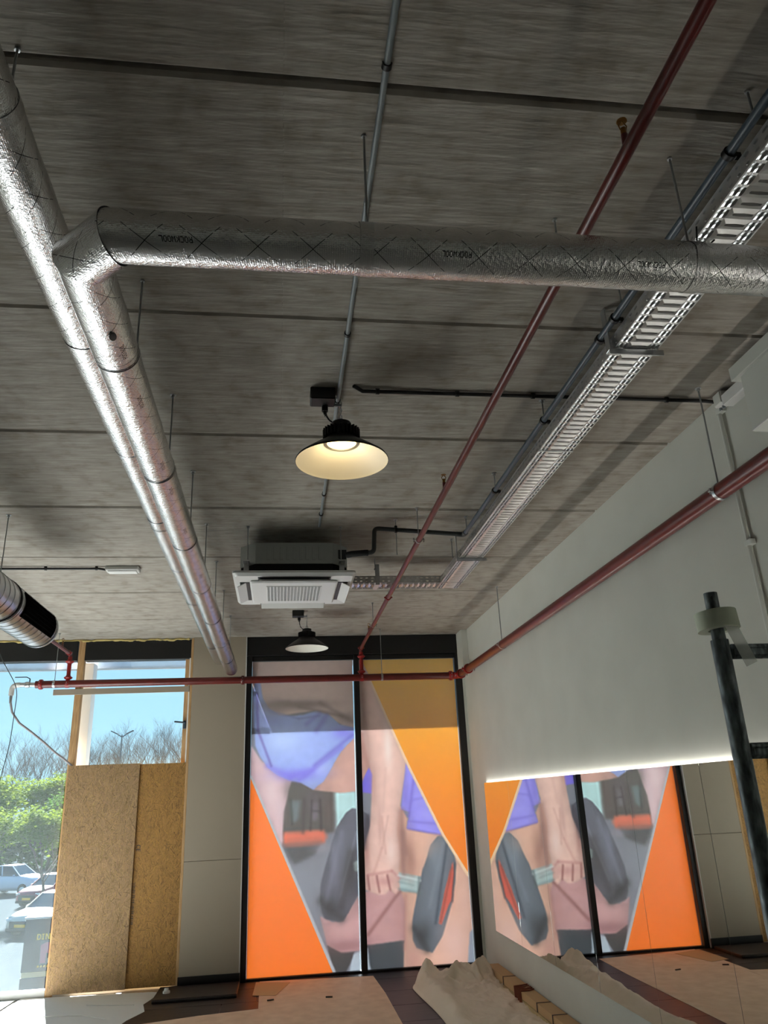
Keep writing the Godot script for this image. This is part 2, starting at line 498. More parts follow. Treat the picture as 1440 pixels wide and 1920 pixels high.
# ------------------------------------------------------------------ window print
const PRINT := [
	[[146, 148, 158], [1, 146, 128, 102, 151, 23, 202, 144, 268, 270, 267, 372, 101, 368], "gym_floor"],
	[[104, 98, 96], [38, 152, 104, 159, 104, 215, 38, 215], "gym_dark"],
	[[120, 130, 132], [48, 176, 62, 176, 60, 198, 52, 203], "gym_mirror"],
	[[128, 120, 128], [74, 180, 84, 179, 83, 199, 76, 200], "gym_rack"],
	[[196, 228, 228], [104, 168, 131, 169, 133, 193, 119, 197, 105, 212], "gym_window"],
	[[226, 124, 100], [41, 212, 90, 211, 94, 218, 90, 226, 50, 229, 41, 226], "gym_bench"],
	[[100, 100, 104], [42, 228, 86, 227, 79, 237, 54, 248], "gym_shadow"],
	[[214, 184, 188], [0, 108, 14, 128, 34, 145, 51, 152, 42, 188, 40, 229, 1, 147], "left_thigh"],
	[[226, 196, 186], [-2, 2, 152, 5, 151, 23, 180, 94, 133, 99, 114, 87, 82, 69, 33, 75, 6, 46, -2, 32], "chest"],
	[[214, 170, 158], [78, 165, 94, 150, 117, 115, 133, 97, 148, 98, 154, 149, 138, 168, 113, 170], "under_arm"],
	[[166, 184, 240], [2, 46, 5, 26, 10, 27, 15, 53, 22, 64, 35, 73, 51, 75, 67, 74, 82, 69, 98, 74, 112, 87, 128, 91, 136, 94, 135, 100, 114, 120, 91, 154, 78, 165, 62, 156, 47, 152, 32, 145, 21, 136, 12, 123, 6, 110, 4, 86], "top"],
	[[142, 128, 232], [136, 164, 148, 140, 153, 152, 151, 172, 135, 170], "shorts_back"],
	[[230, 186, 166], [182, 181, 194, 203, 192, 214, 238, 222, 269, 270, 273, 306, 267, 378, 178, 372, 184, 300, 180, 272, 180, 218], "thigh"],
	[[210, 166, 166], [84, 304, 100, 312, 124, 294, 133, 282, 180, 280, 186, 295, 184, 335, 147, 342, 109, 344, 92, 335], "knee"],
	[[84, 82, 84], [92, 335, 109, 344, 124, 344, 119, 356, 112, 367, 102, 367], "shoe"],
	[[82, 88, 94], [138, 338, 159, 337, 183, 335, 181, 368, 146, 368, 140, 354], "shoe"],
	[[196, 206, 216], [123, 346, 140, 340, 143, 368, 117, 368], "gym_gap"],
	[[112, 112, 124], [126, 188, 118, 193, 106, 208, 97, 232, 92, 250, 86, 270, 84, 284, 86, 300, 90, 307, 106, 312, 112, 311, 124, 293, 134, 279, 144, 222, 148, 207, 145, 196, 136, 190], "plate_left"],
	[[196, 214, 212], [125, 249, 134, 245, 134, 260, 126, 258], "plate_pin"],
	[[186, 212, 212], [177, 261, 208, 269, 206, 287, 177, 282], "handle"],
	[[236, 198, 186], [141, 23, 152, 23, 170, 70, 180, 94, 196, 135, 192, 158, 184, 195, 180, 220, 183, 240, 180, 260, 181, 282, 176, 288, 169, 281, 163, 286, 154, 286, 144, 282, 138, 279, 134, 269, 139, 233, 147, 209, 150, 178, 152, 150, 147, 130, 142, 103], "arm"],
	[[166, 158, 242], [196, 135, 202, 144, 240, 223, 218, 220, 192, 214, 197, 195, 186, 192, 192, 158], "shorts"],
	[[120, 128, 138], [231, 224, 243, 226, 249, 238, 252, 256, 249, 275, 240, 308, 230, 333, 216, 350, 197, 344, 193, 335, 194, 316, 202, 286, 210, 260, 221, 234], "plate_right"],
	[[228, 112, 96], [248, 254, 248, 269, 242, 296, 229, 322, 225, 320, 235, 288, 243, 265], "plate_red"],
	[[150, 162, 178], [262, 332, 272, 323, 268, 370, 257, 372], "corner"],
	[[190, 192, 198], [-2, 143, 3, 146, 104, 366, 100, 370], "edge_glow"],
	[[250, 216, 180], [150, 28, 156, 28, 183, 92, 205, 141, 243, 221, 272, 270, 265, 272, 236, 223, 199, 145, 178, 95], "edge_glow2"],
	[[255, 134, 46], [-19, 104, 101, 368, 108, 384, -12, 376], "orange_left"],
	[[255, 160, 48], [131, -21, 153, 28, 180, 93, 202, 144, 239, 222, 268, 270, 284, 306, 314, -18], "orange_right"],
]
const AIRBRUSH := [
	[60, 61, 47, 6, 112, 96, 90, 69], [30, 65, 19, 11, 140, 118, 112, 50], [108, 42, 40, 13, 232, 206, 194, 44], [19, 21, 16, 11, 226, 200, 192, 50], [121, 79, 13, 7, 120, 100, 96, 50], [40, 105, 32, 18, 198, 218, 255, 75], [57, 146, 35, 8, 138, 126, 236, 69], [117, 98, 16, 8, 138, 126, 236, 62], [87, 140, 13, 11, 196, 206, 255, 56], [28, 81, 16, 7, 150, 160, 226, 50], [173, 117, 6, 30, 255, 240, 232, 75], [172, 239, 6, 18, 252, 226, 218, 69], [142, 240, 4, 20, 190, 138, 130, 56], [153, 161, 4, 26, 206, 158, 148, 50], [183, 218, 4, 26, 206, 156, 146, 50], [162, 272, 19, 7, 196, 138, 138, 50], [159, 211, 3, 26, 206, 166, 158, 62], [244, 341, 19, 29, 240, 204, 196, 62], [195, 249, 9, 30, 164, 118, 108, 62], [259, 299, 10, 26, 236, 196, 184, 50], [193, 357, 12, 17, 196, 146, 140, 50], [216, 238, 16, 11, 232, 190, 170, 50], [116, 337, 32, 8, 150, 104, 110, 56], [110, 321, 20, 9, 222, 178, 178, 50], [161, 323, 19, 11, 216, 168, 164, 50], [148, 293, 22, 9, 206, 158, 156, 50], [178, 312, 7, 22, 214, 160, 156, 50], [102, 241, 6, 29, 140, 142, 160, 69], [112, 227, 4, 20, 130, 132, 150, 50], [124, 263, 9, 26, 62, 60, 62, 50], [96, 296, 10, 15, 62, 62, 64, 50], [226, 251, 9, 20, 146, 156, 168, 62], [214, 279, 7, 20, 128, 136, 146, 50], [207, 330, 12, 16, 64, 64, 66, 56], [244, 281, 3, 20, 206, 90, 78, 38], [60, 277, 24, 29, 152, 156, 168, 69], [60, 237, 22, 11, 96, 94, 96, 50], [72, 317, 14, 26, 140, 142, 156, 50], [86, 232, 13, 5, 170, 160, 170, 50], [77, 177, 12, 17, 110, 98, 106, 62], [52, 164, 12, 11, 98, 96, 92, 62], [96, 190, 7, 26, 110, 92, 90, 62], [26, 165, 9, 22, 232, 208, 210, 69], [13, 142, 9, 12, 222, 190, 192, 50], [37, 187, 6, 20, 228, 206, 212, 50], [221, 170, 13, 20, 186, 182, 255, 50], [219, 199, 16, 7, 184, 178, 252, 50], [193, 175, 4, 17, 140, 126, 222, 50]
]
const STROKES := [
	[128, 101, 79, 136, 28, 120, 112, 210, 60], [114, 116, 60, 153, 35, 132, 122, 226, 55], [96, 75, 82, 95, 42, 128, 124, 214, 45], [87, 72, 70, 86, 35, 132, 130, 220, 40], [21, 135, 50, 149, 42, 138, 126, 236, 50], [50, 149, 77, 141, 42, 138, 126, 236, 50], [7, 46, 9, 92, 18, 112, 100, 176, 70], [9, 92, 26, 135, 18, 112, 100, 176, 70], [22, 68, 60, 79, 14, 128, 140, 206, 50], [60, 79, 87, 76, 14, 128, 140, 206, 50], [142, 264, 144, 280, 14, 150, 92, 92, 70], [153, 265, 156, 283, 15, 150, 92, 92, 70], [166, 265, 169, 281, 15, 150, 92, 92, 70], [143, 264, 172, 261, 21, 206, 150, 146, 60], [172, 261, 181, 269, 21, 200, 140, 140, 50], [162, 200, 165, 241, 18, 206, 164, 154, 50], [170, 199, 161, 235, 14, 210, 170, 160, 50], [161, 235, 149, 264, 21, 214, 166, 156, 50], [169, 143, 164, 193, 21, 220, 182, 172, 40], [180, 284, 141, 327, 28, 150, 100, 98, 60], [187, 289, 183, 345, 28, 190, 138, 132, 50], [186, 266, 187, 194, 42, 156, 116, 112, 60], [190, 242, 188, 218, 42, 160, 120, 114, 50], [204, 158, 196, 200, 24, 126, 112, 210, 60], [195, 206, 234, 211, 18, 134, 122, 216, 50], [200, 182, 224, 178, 18, 140, 130, 222, 50], [194, 215, 238, 224, 14, 120, 106, 190, 50], [215, 151, 204, 163, 21, 136, 124, 218, 40], [112, 215, 92, 290, 35, 142, 144, 160, 45], [130, 216, 109, 285, 18, 150, 152, 166, 60], [124, 239, 110, 296, 70, 66, 62, 64, 50], [86, 289, 110, 309, 63, 64, 64, 66, 55], [145, 198, 139, 234, 35, 74, 66, 76, 50], [242, 232, 222, 320, 21, 70, 78, 92, 60], [237, 233, 216, 302, 28, 150, 160, 172, 40], [196, 324, 210, 347, 56, 62, 62, 64, 55], [250, 257, 244, 298, 14, 70, 72, 80, 60], [246, 261, 228, 319, 14, 96, 60, 58, 40], [60, 64, 115, 77, 28, 120, 104, 98, 50], [23, 61, 47, 58, 35, 130, 112, 106, 45], [88, 60, 128, 84, 35, 112, 96, 92, 40], [41, 226, 86, 224, 35, 120, 110, 112, 40], [50, 176, 52, 203, 21, 60, 60, 58, 50], [67, 176, 65, 213, 28, 84, 74, 78, 50], [76, 189, 86, 190, 14, 70, 64, 68, 50], [76, 177, 74, 211, 14, 60, 54, 56, 50], [86, 177, 87, 211, 21, 64, 58, 60, 50], [179, 266, 206, 273, 14, 230, 244, 244, 60], [179, 273, 198, 278, 10, 140, 160, 160, 50], [180, 281, 206, 287, 21, 120, 140, 142, 50], [205, 270, 203, 287, 21, 90, 98, 100, 50], [143, 49, 149, 129, 35, 206, 168, 158, 50], [157, 43, 180, 95, 35, 226, 190, 180, 40], [136, 103, 147, 139, 42, 190, 146, 136, 50]
]

func window_print() -> ImageTexture:
	# the printed film over both panes: 2.67 m wide, 3.66 m high, 4 px to the centimetre
	var w := 1068; var h := 1464
	var im := Image.create(w, h, false, Image.FORMAT_RGB8)
	im.fill(Color8(140, 142, 152))
	var grain := noise_image(101, 0.015, 4, 512)
	var stage := 0
	for e in PRINT:
		var c := Color8(e[0][0], e[0][1], e[0][2])
		var nm: String = e[2]
		if stage == 0 and not nm.begins_with("gym"):
			stage = 1
			im.resize(w / 14, h / 14, Image.INTERPOLATE_LANCZOS)
			im.resize(w, h, Image.INTERPOLATE_CUBIC)
		if stage == 1 and nm.begins_with("edge"):
			stage = 2
			im.resize(w / 5, h / 5, Image.INTERPOLATE_LANCZOS)
			im.resize(w, h, Image.INTERPOLATE_CUBIC)
			airbrush(im)
			strokes(im)
		if stage == 2 and nm.begins_with("orange"):
			stage = 3
			im.resize(w / 6, h / 6, Image.INTERPOLATE_LANCZOS)
			im.resize(w, h, Image.INTERPOLATE_CUBIC)
		var pts := PackedVector2Array()
		for i in range(0, e[1].size(), 2): pts.append(Vector2(e[1][i], e[1][i + 1]) * 4.0)
		var round_k := 0.0
		if nm in ["arm", "thigh", "knee", "left_thigh", "plate_right", "plate_left"]: round_k = 0.13
		if nm in ["top", "shorts", "chest", "under_arm"]: round_k = 0.08
		var y0 := 1e9; var y1 := -1e9
		for p in pts:
			y0 = minf(y0, p.y); y1 = maxf(y1, p.y)
		for y in range(maxi(0, int(y0)), mini(h, int(y1) + 1), 2):
			var xs := []
			for i in pts.size():
				var a := pts[i]; var b := pts[(i + 1) % pts.size()]
				if (a.y <= y) != (b.y <= y): xs.append(a.x + (b.x - a.x) * (y - a.y) / (b.y - a.y))
			xs.sort()
			for k in range(0, xs.size() - 1, 2):
				var xa := clampi(int(xs[k]), 0, w); var xb := clampi(int(xs[k + 1]), 0, w)
				if xb <= xa: continue
				if nm.begins_with("orange"):
					var t := clampf(y / 1464.0, 0, 1)
					var oc := c if nm == "orange_left" else Color8(252, 196, 58).lerp(Color8(255, 146, 44), clampf(t * 1.7 - 0.1, 0, 1))
					im.fill_rect(Rect2i(xa, y, xb - xa, 2), oc)
					continue
				for x in range(xa, xb, 4):
					var t: float = (x - xs[k]) / maxf(1.0, xs[k + 1] - xs[k])
					var s: float = 1.0 + round_k * (0.35 - pow(2.0 * t - 1.0, 2.0)) + 0.06 * (grain.get_pixel(x % 512, y % 512).r - 0.5)
					im.fill_rect(Rect2i(x, y, mini(4, xb - x), 2), Color(minf(1, c.r * s), minf(1, c.g * s), minf(1, c.b * s)))
	im.resize(w / 2, h / 2, Image.INTERPOLATE_LANCZOS)
	im.resize(w, h, Image.INTERPOLATE_CUBIC)
	im.generate_mipmaps()
	return ImageTexture.create_from_image(im)

func airbrush(im: Image):
	# the soft tones of the printed picture: each row is x, y, half width, half height in cm, colour, strength in percent
	for e in AIRBRUSH:
		var c := Color8(e[4], e[5], e[6])
		var rx: float = e[2] * 4.0; var ry: float = e[3] * 4.0
		var cx: float = e[0] * 4.0; var cy: float = e[1] * 4.0
		for y in range(maxi(0, int(cy - ry * 1.8)), mini(im.get_height(), int(cy + ry * 1.8)), 2):
			for x in range(maxi(0, int(cx - rx * 1.8)), mini(im.get_width(), int(cx + rx * 1.8)), 3):
				var d := pow((x - cx) / rx, 2.0) + pow((y - cy) / ry, 2.0)
				if d > 3.2: continue
				var k: float = exp(-d * 1.3) * e[7] * 0.01
				im.fill_rect(Rect2i(x, y, mini(3, im.get_width() - x), 2), im.get_pixel(x, y).lerp(c, k))

func strokes(im: Image):
	# soft lines of the printed picture: ends in cm, half width in mm, colour, strength in percent
	for e in STROKES:
		var c := Color8(e[5], e[6], e[7])
		var p := Vector2(e[0], e[1]) * 4.0; var q := Vector2(e[2], e[3]) * 4.0
		var r: float = e[4] * 0.4
		var lo := p.min(q) - Vector2.ONE * r * 1.8; var hi := p.max(q) + Vector2.ONE * r * 1.8
		for y in range(maxi(0, int(lo.y)), mini(im.get_height(), int(hi.y)), 2):
			for x in range(maxi(0, int(lo.x)), mini(im.get_width(), int(hi.x)), 2):
				var v := Vector2(x, y)
				var d := v.distance_to(Geometry2D.get_closest_point_to_segment(v, p, q)) / r
				if d > 1.8: continue
				im.fill_rect(Rect2i(x, y, 2, 2), im.get_pixel(x, y).lerp(c, exp(-d * d * 1.3) * e[8] * 0.01))

func film(x0: float, x1: float, y0: float, y1: float, label: String, m: Material, back: Material):
	var o := thing("window_film", label, "window film", Vector3.ZERO, "printed film on the tall panes")
	var g := Geo.new()
	g.smooth(0)
	var z := GLASS_Z + 0.004
	var uv := func(x: float, y: float) -> Vector2: return Vector2((x + 0.36) / 2.67, (3.66 - y) / 3.66)
	g.quv([Vector3(x0, y0, z), uv.call(x0, y0)], [Vector3(x0, y1, z), uv.call(x0, y1)], [Vector3(x1, y1, z), uv.call(x1, y1)], [Vector3(x1, y0, z), uv.call(x1, y0)])
	part(o, "print_layer", g, m)
	# hazy vinyl on the room side, the print shows through it
	g = Geo.new()
	g.face([Vector3(x0, y0, z + 0.002), Vector3(x0, y1, z + 0.002), Vector3(x1, y1, z + 0.002), Vector3(x1, y0, z + 0.002)], Vector3.BACK)
	part(o, "vinyl_backing", g, back)

# ------------------------------------------------------------------ the setting
func build_shell():
	# ceiling: precast slabs spanning left to right, joints every 1.2 m
	var ce := struct("ceiling")
	var edges := [4.32]
	for k in 12: edges.append(3.12 - 1.2 * k)
	edges.append(-10.14)
	for k in edges.size() - 1:
		var za: float = edges[k]; var zb: float = edges[k + 1]
		var low: float = [0.0, 0.002, 0.0, 0.008, 0.0, 0.001, 0.003, 0.0, 0.002, 0.0, 0.001, 0.0, 0.0][k % 13]
		if zb < -1.0 and zb > -2.0: low = 0.0
		if za > -1.7 and zb < -1.6: low = 0.014
		var g := Geo.new()
		g.box(Vector3(-1.4, CEIL + 0.08 - low, (za + zb) * 0.5), Vector3(8.0, 0.16, absf(za - zb) - 0.018), 0.012)
		part(ce, "slab", g, M.concrete)
	part(ce, "backing", gbox(Vector3(-1.4, CEIL + 0.13, -2.9), Vector3(8.1, 0.2, 14.6)), M.joint)
	# walls
	struct("wall_right", gbox(Vector3(WALL_X + 0.1, 1.99, -2.9), Vector3(0.2, 4.0, 14.6)), M.wall)
	struct("wall_back", gbox(Vector3(-1.4, 1.99, 4.3), Vector3(8.0, 4.0, 0.2)), M.wall)
	struct("wall_left", gbox(Vector3(-5.32, 1.99, -2.9), Vector3(0.2, 4.0, 14.6)), M.wall)
	# the pier between the two windows
	var wf := struct("wall_front")
	part(wf, "pier_panel", gbox(Vector3(-0.762, 2.6, -10.1), Vector3(0.664, 2.64, 0.3), 0.003), M.pier)
	part(wf, "pier_panel", gbox(Vector3(-0.762, 0.638, -10.1), Vector3(0.664, 1.277, 0.3), 0.003), M.pier)
	part(wf, "pier_trim", gbox(Vector3(-0.428, 1.96, -10.03), Vector3(0.012, 3.9, 0.16)), M.white_dull)
	struct("baseboard_1", gbox(Vector3(-0.762, 0.055, -9.945), Vector3(0.68, 0.11, 0.02), 0.003), M.black)
	var fl := struct("floor")
	part(fl, "screed", gbox(Vector3(-1.4, -0.11, -2.9), Vector3(8.0, 0.2, 14.7)), M.screed)
	# dark floor tiles near the film window
	var zrow := -10.1
	var r := 0
	while zrow < -6.6:
		var d := 0.44 if r == 0 else 0.59
		var x := -1.75 + (0.35 if r % 2 == 1 else 0.0)
		while x < WALL_X - 0.05:
			var wdt := minf(1.19, WALL_X - x - 0.004)
			part(fl, "tile", gbox(Vector3(x + wdt * 0.5, -0.004, zrow + d * 0.5), Vector3(wdt - 0.006, 0.012 + 0.0008 * ((r * 3 + int(x * 7)) % 3), d - 0.006), 0.002), M.floor)
			x += 1.19
		zrow += d
		r += 1

func build_windows():
	# tall film window: black frame
	var w := struct("window_1")
	part(w, "frame_post", gbox(Vector3(-0.388, 1.83, GLASS_Z + 0.02), Vector3(0.066, 3.66, 0.11), 0.004), M.black)
	part(w, "frame_post", gbox(Vector3(0.991, 1.83, GLASS_Z + 0.02), Vector3(0.07, 3.66, 0.11), 0.004), M.black)
	part(w, "frame_post", gbox(Vector3(2.352, 1.83, GLASS_Z + 0.02), Vector3(0.09, 3.66, 0.11), 0.004), M.black)
	part(w, "head_rail", gbox(Vector3(0.985, 3.63, GLASS_Z + 0.01), Vector3(2.68, 0.06, 0.07), 0.004), M.black)
	part(w, "sill_rail", gbox(Vector3(0.985, 0.012, GLASS_Z + 0.01), Vector3(2.68, 0.03, 0.09), 0.004), M.black)
	part(w, "pane", gbox(Vector3(0.3, 1.82, GLASS_Z - 0.01), Vector3(1.31, 3.6, 0.008)), M.glass)
	part(w, "pane", gbox(Vector3(1.665, 1.82, GLASS_Z - 0.01), Vector3(1.28, 3.6, 0.008)), M.glass)
	part(w, "reveal", gbox(Vector3(2.413, 1.83, GLASS_Z - 0.02), Vector3(0.034, 3.7, 0.2)), M.wall)
	var fm := mat(Color.WHITE, 0.6)
	fm.albedo_texture = window_print()
	fm.backlight_enabled = true
	fm.backlight = Color(0.335, 0.335, 0.335)
	var vinyl := mat(Color(0.92, 0.92, 0.92, 0.2), 0.7)
	vinyl.transparency = BaseMaterial3D.TRANSPARENCY_ALPHA
	film(-0.352, 0.945, 0.026, 3.598, "printed film on pane beside grey pier: lilac sports top, dumbbell plate, orange corner", fm, vinyl)
	film(1.0285, 2.301, 0.026, 3.598, "printed film on pane beside mirror wall: forearm gripping dumbbell, yellow and orange corner", fm, vinyl)
	struct("trim_1", gbox(Vector3(0.99, 3.783, -10.04), Vector3(2.82, 0.246, 0.14), 0.006), M.black)
	struct("trim_2", gbox(Vector3(2.39, 3.66, -9.83), Vector3(0.08, 0.5, 0.3), 0.003), M.wall)
	# boarded window
	var b := struct("window_2")
	part(b, "mullion", gbox(Vector3(-2.47, 1.95, -10.02), Vector3(0.078, 3.9, 0.09), 0.003), M.timber)
	part(b, "timber_jamb", gbox(Vector3(-1.108, 1.95, -10.0), Vector3(0.03, 3.9, 0.1), 0.003), M.timber)
	part(b, "bead", gbox(Vector3(-1.132, 1.9, -9.995), Vector3(0.016, 3.5, 0.06), 0.002), M.white)
	part(b, "jamb", gbox(Vector3(-1.168, 1.85, -10.03), Vector3(0.05, 3.6, 0.05), 0.003), M.timber)
	part(b, "pane", gbox(Vector3(-1.81, 1.85, GLASS_Z), Vector3(1.24, 3.6, 0.008)), M.glass)
	part(b, "sill_rail", gbox(Vector3(-1.8, 0.02, -10.04), Vector3(1.4, 0.05, 0.1), 0.004), M.white_dull)
	var lt := Geo.new()
	lt.box(Vector3(-1.168, 2.83, -9.99), Vector3(0.035, 0.1, 0.025), 0.004)
	lt.box(Vector3(-1.225, 2.86, -9.965), Vector3(0.13, 0.02, 0.018), 0.004, Basis(Vector3.BACK, -0.12))
	part(b, "latch_handle", lt, M.pvc)
	var c := struct("window_3")
	var px := [-2.51, -3.86, -5.21, -6.56]
	for k in 2:
		part(c, "pane", gbox(Vector3((px[k] + px[k + 1]) * 0.5, 1.85, GLASS_Z), Vector3(1.29, 3.6, 0.008)), M.glass)
		part(c, "mullion", gbox(Vector3(px[k + 1], 1.9, -10.03), Vector3(0.06, 3.8, 0.1), 0.003), M.black)
		part(c, "sill_rail", gbox(Vector3((px[k] + px[k + 1]) * 0.5, 0.035, -10.04), Vector3(1.35, 0.07, 0.1), 0.004), M.white_dull)
	struct("trim_3", gbox(Vector3(-3.87, 3.765, -10.04), Vector3(2.7, 0.25, 0.13), 0.006), M.black)
	struct("trim_4", gbox(Vector3(-1.775, 3.765, -10.04), Vector3(1.31, 0.25, 0.13), 0.006), M.black)
	# squeezed-out foam along the head
	var g := Geo.new()
	var path := []
	var r2 := RandomNumberGenerator.new(); r2.seed = 4
	var x := -5.15
	while x < -1.15:
		path.append(Vector3(x, 3.896 + r2.randf_range(-0.012, 0.006), -9.985 + r2.randf_range(-0.012, 0.012)))
		x += r2.randf_range(0.03, 0.07)
	g.tube(path, 0.018, 6)
	var fo := struct("trim_5", g, M.foam)
	# white board across the boarded window, loose OSB sheets in front of it
	var t := thing("batten", "long pale board fixed across the window under the red pipe", "board", Vector3(-1.94, 3.258, -9.955))
	var bg := Geo.new()
	bg.box(Vector3.ZERO, Vector3(1.63, 0.07, 0.02), 0.002, Basis(Vector3.BACK, 0.004))
	part(t, "board", bg, M.pier)
	var o1 := thing("chipboard_sheet", "tall pinkish-brown chipboard sheet closing the window, overlapping the yellower one", "board", Vector3(-2.07, 0.03, -9.94), "chipboard sheets closing the window")
	part(o1, "sheet", gbox(Vector3(0, 1.18, 0), Vector3(0.82, 2.36, 0.018), 0.001), M.osb)
	var o2 := thing("chipboard_sheet", "tall yellow chipboard sheet closing the window beside the grey pier", "board", Vector3(-1.405, 0.03, -9.965), "chipboard sheets closing the window")
	part(o2, "sheet", gbox(Vector3(0, 1.175, 0), Vector3(0.6, 2.35, 0.018), 0.001), M.osb_yellow)
	var stp := letters("CE", 0.05, Vector3(-0.215, 1.42, 0.0105), Basis(Vector3.BACK, -PI * 0.5), M.bark)
	stp.name = "stamp"; o2.add_child(stp, true)
	var tg := Geo.new()
	for i in 24: tg.box(Vector3(-0.232, 1.05 - 0.018 * i, 0.0095), Vector3(0.028, 0.005 + 0.003 * (i % 3), 0.001))
	part(o2, "worn_stamp", tg, M.bark)

func letters(txt: String, size: float, at: Vector3, bs: Basis, m: Material) -> MeshInstance3D:
	var tm := TextMesh.new()
	var f := SystemFont.new()
	f.font_names = PackedStringArray(["Droid Sans"])
	f.font_weight = 700
	tm.font = f
	tm.text = txt
	tm.font_size = 32
	tm.pixel_size = size / 24.0
	tm.depth = 0.002
	var o := MeshInstance3D.new()
	o.mesh = tm
	o.material_override = m
	o.transform = Transform3D(bs, at)
	return o

# ------------------------------------------------------------------ pipes and hangers
func hanger(called: String, label: String, group: String, top: Vector3, y_low: float, r_rod := 0.004):
	var t := thing(called, label, "hanger", top, group)
	var g := Geo.new()
	g.tube([Vector3(0, 0.0, 0), Vector3(0, y_low - top.y, 0)], r_rod, 6)
	part(t, "rod", g, M.rod)
	g = Geo.new()
	g.lathe([Vector2(0, -0.006), Vector2(0.017, -0.005), Vector2(0.017, 0.0), Vector2(0, 0)], 12)
	g.lathe([Vector2(0, -0.022), Vector2(0.009, -0.021), Vector2(0.009, -0.006)], 6)
	part(t, "anchor", g, M.steel)

func foil_run(par: Node3D, called: String, a: Vector3, b: Vector3, r: float, na: Vector3, nb: Vector3, v0: float):
	var g := Geo.new()
	g.smooth(0)
	var n := maxi(1, int((b - a).length() / 0.04))
	g.seg(a, b, r, r, na, nb, 40, true, v0, 1.0 / 0.6, 0.0009, n)
	return part(par, called, g, M.foil, true)

func foil_band(par: Node3D, at: Vector3, d: Vector3, r: float, dark := false):
	var g := Geo.new()
	g.smooth(0)
	g.seg(at - d * (0.004 if dark else 0.02), at + d * (0.004 if dark else 0.02), r, r, d, d, 40, true, 0.0, 2.0, 0.0 if dark else 0.0012, 1)
	part(par, "wire_band" if dark else "tape_band", g, M.rubber if dark else M.tape, true)

func foil_cap(par: Node3D, at: Vector3, d: Vector3, r: float):
	var g := Geo.new()
	var f := g.frame_of(d)
	g.lathe([Vector2(r, 0.0), Vector2(r * 0.96, r * 0.25), Vector2(r * 0.8, r * 0.42), Vector2(r * 0.45, r * 0.5), Vector2(0, r * 0.5)], 32, Transform3D(Basis(f.x, d, f.x.cross(d)), at), false)
	part(par, "end_cap", g, M.tape)

